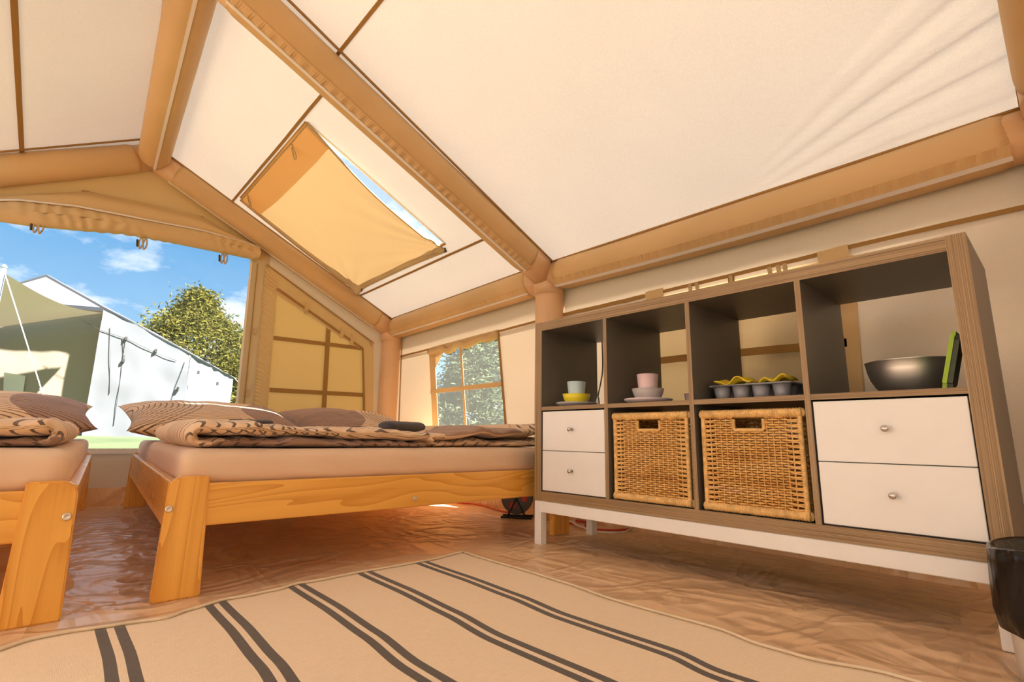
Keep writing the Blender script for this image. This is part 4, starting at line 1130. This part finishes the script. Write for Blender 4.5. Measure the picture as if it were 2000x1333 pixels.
# recessed inner wall of the porch
rin = sd * .35
sheet('porch_wall', (gr(J) + rin, gr(J2) + rin, J2t + rin, Jt + rin), 'awning_canvas', nt_, ON, 20, 16, .02, nf)
sheet('door_jamb', (gr(J), gr(J) + rin, Jt + rin, Jt), 'awning_canvas', nt_, ON, 4, 8, .01, gd)
sheet('side_wall', (gr(A), gr(A + back), A + back, A), 'white_pvc', nt_, ON, 30, 12, .03, fn, 2)
sheet('side_wall', (gr(Lc), gr(Lc + back), Lc + back, Lc), 'white_pvc', nt_, ON, 30, 12, .03, fn, 2)
ov = nf * .015
sheet('roof', (A + ov - gd * .05, A + back - gd * .05, apex + back + Vector((0, 0, .04)), apex + ov + Vector((0, 0, .04))), 'white_pvc', nt_, ON, 30, 16, .03, Vector((0, 0, 1)), 1.5)
sheet('roof', (Lc + ov, Lc + back, apex + back + Vector((0, 0, .04)), apex + ov + Vector((0, 0, .04))), 'white_pvc', nt_, ON, 20, 12, .02, Vector((0, 0, 1)), 1.5)
sheet('back_wall', (gr(A + back), gr(Lc + back), Lc + back, A + back), 'white_pvc', nt_, ON)
# seams and pegging loops of the front wall
for u, v, u2, v2 in ((216, 640, 214, 770), (247, 662, 222, 832), (240, 660, 243, 700)):
    tube('wall_seam', [onfront(u, v) + nf * .016 - ON, onfront(u2, v2) + nf * .010 - ON], .004, 'dark_fitting', nt_, 6)
tube('rope_line', [onfront(u, v) + nf * .016 - ON for u, v in ((155, 622), (195, 645), (247, 662), (305, 690), (345, 705))], .004, 'dark_fitting', nt_, 6)
for u, v in ((247, 662), (305, 686), (242, 705), (348, 760), (388, 728), (425, 750)):
    p = onfront(u, v) + nf * .02 - ON; box('rope_tab', p - Vector((.02, .02, .035)), p + Vector((.02, .02, .035)), 'dark_fitting', nt_)
# small window of the porch wall
pw = [onplane(u, v, A + rin, nf) + nf * .04 - ON for u, v in ((8, 790), (45, 785), (52, 735), (10, 728))]
mesh('porch_window', pw, [(0, 1, 2, 3)], 'velcro_tape', nt_)
# awning in front of it
aw = empty('awning', (A.x, A.y, 0), 'beige awning sheet stretched from a metal pole to the white tent', 'awning')
AP = on(6, 532, 0, -8.6); AQ = onfront(203, 613) + nf * .06
AT = onfront(-160, 662) + nf * .06; AP2 = AP + Vector((.4, -2.6, -.35))
def aw_pt(s, t):
    p = AQ.lerp(AT, s).lerp(AP.lerp(AP2, s), t)
    p.z -= .13 * math.sin(PI * t) * (1 - .4 * s)
    return p - ON
grid('awning_sheet', 24, 20, aw_pt, 'awning_canvas', aw)
apn = Vector((AP.x, AP.y, 0))
mp_ = empty('awning_pole', (AP.x, AP.y, gz(AP.x, AP.y)), 'thin grey metal pole holding up the beige awning', 'pole')
tube('pole_shaft', [(0, 0, -.05), (0, 0, AP.z + .08 - gz(AP.x, AP.y))], .032, 'pole_metal', mp_, 12)
lathe('pole_tip', [(.034, 0), (.038, .02), (.02, .05), (.0001, .06)], 'pole_metal', mp_, 12, (0, 0, AP.z + .06 - gz(AP.x, AP.y)))
def rope(px0, x0, px1, x1, label, r=.007):
    a = px0 if isinstance(px0, Vector) else on(*px0, 0, x0); b = on(*px1, 0, x1)
    e = a + (b - a) * ((a.z - gz(b.x, b.y)) / max(.01, a.z - b.z))
    o = tube('guy_rope', lerp(a, e, 6), r, 'rope_white', None, 6); tag(o, label, 'rope')
    m_ = tube('tensioner', lerp(a.lerp(e, .68), a.lerp(e, .72), 3), r * 2.2, 'rope_white', o, 8)
rope((8, 530), -8.6, (85, 775), -7.6, 'white guy rope slanting down from the awning pole')
rope((370, 695), -10.95, (432, 783), -9.8, 'white guy rope slanting from the eave corner of the white tent')
rope(B + fn * .03 + sd * .02, 0, (470, 752), B.x + .6, 'short white guy rope at the rear eave of the white tent')

# trees
def tree(name, base, H, Rw, n, mat, label, shape, seed, leaf=.16):
    rd = random.Random(seed)
    t = empty(name, base, label, 'tree', 'trees outside')
    tube('trunk', [(0, 0, -.3), (.05, 0, H * .3), (0, .05, H * .6), (0, 0, H * .93)], lambda s, a: .028 * H * (1 - .85 * s), 'bark', t, 10)
    V = []; F = []
    # branches carrying clusters
    nb = n // 60
    for b in range(nb):
        h = rd.uniform(.06, .98); ang = rd.uniform(0, 2 * PI)
        rr = shape(h) * Rw * rd.uniform(.55, 1.05)
        c = Vector((math.cos(ang) * rr, math.sin(ang) * rr, h * H + rd.uniform(-.2, .2) - .05 * rr))
        cr = Rw * rd.uniform(.10, .22)
        for k in range(60):
            d = Vector((rd.gauss(0, 1), rd.gauss(0, 1), rd.gauss(0, .62))) * cr * .6
            p = c + d
            u = Vector((rd.gauss(0, 1), rd.gauss(0, 1), rd.gauss(0, .7))).normalized(); w = u.orthogonal().normalized()
            if rd.random() < .5: w = u.cross(w)
            l = leaf * rd.uniform(.6, 1.3); q = len(V)
            V += [p - u * l, p + w * l * .32, p + u * l, p - w * l * .32]; F.append((q, q + 1, q + 2, q + 3))
    o = mesh('foliage', V, F, mat, t); o['kind'] = 'stuff'
    return t
cone = lambda h: max(.05, (1 - h) ** .75 * (.4 + .6 * min(1, h * 5)))
rnd = lambda h: math.sqrt(max(.02, 1 - (2 * h - .85) ** 2 * .9)) * (1 if h < .6 else (1.02 - h) / .42 * .9 + .1)
ta = on(372, 575, 0, -24); ta_b = on(450, 800, 0, -24)
ga = gz(-24, 0)
tree('broad_conifer', (-24, ta.y + .4, ga), ta.z - ga + .1, 2.9, 42000, 'foliage_a', 'yellow-green bushy tree rising behind the white tent', rnd, 3, .10)
tb = on(470, 700, 0, -30)
tree('broad_conifer', (-30, tb.y + .8, gz(-30, 0)), 5.2, 2.6, 9000, 'foliage_b', 'darker tree low beside the zipped edge of the gable window', rnd, 9, .16)
# conifer beyond the wall window
YT = 6.5
p = on(948, 800, 1, YT); top_ = on(940, 630, 1, YT)
tree('feathery_conifer', (p.x, p.y, gz(p.x, p.y)), top_.z - gz(p.x, p.y) + .3, 1.75, 30000, 'foliage_b', 'grey-green feathery conifer standing beyond the wall window', cone, 21, .075)
# unseen conifer, added only to shade the shelf end of the side wall
tree('feathery_conifer', (4.9, 3.6, -.03), 7.4, 1.9, 16000, 'foliage_b', 'unseen tall conifer added to shade the side wall behind the shelf end', cone, 23, .12)
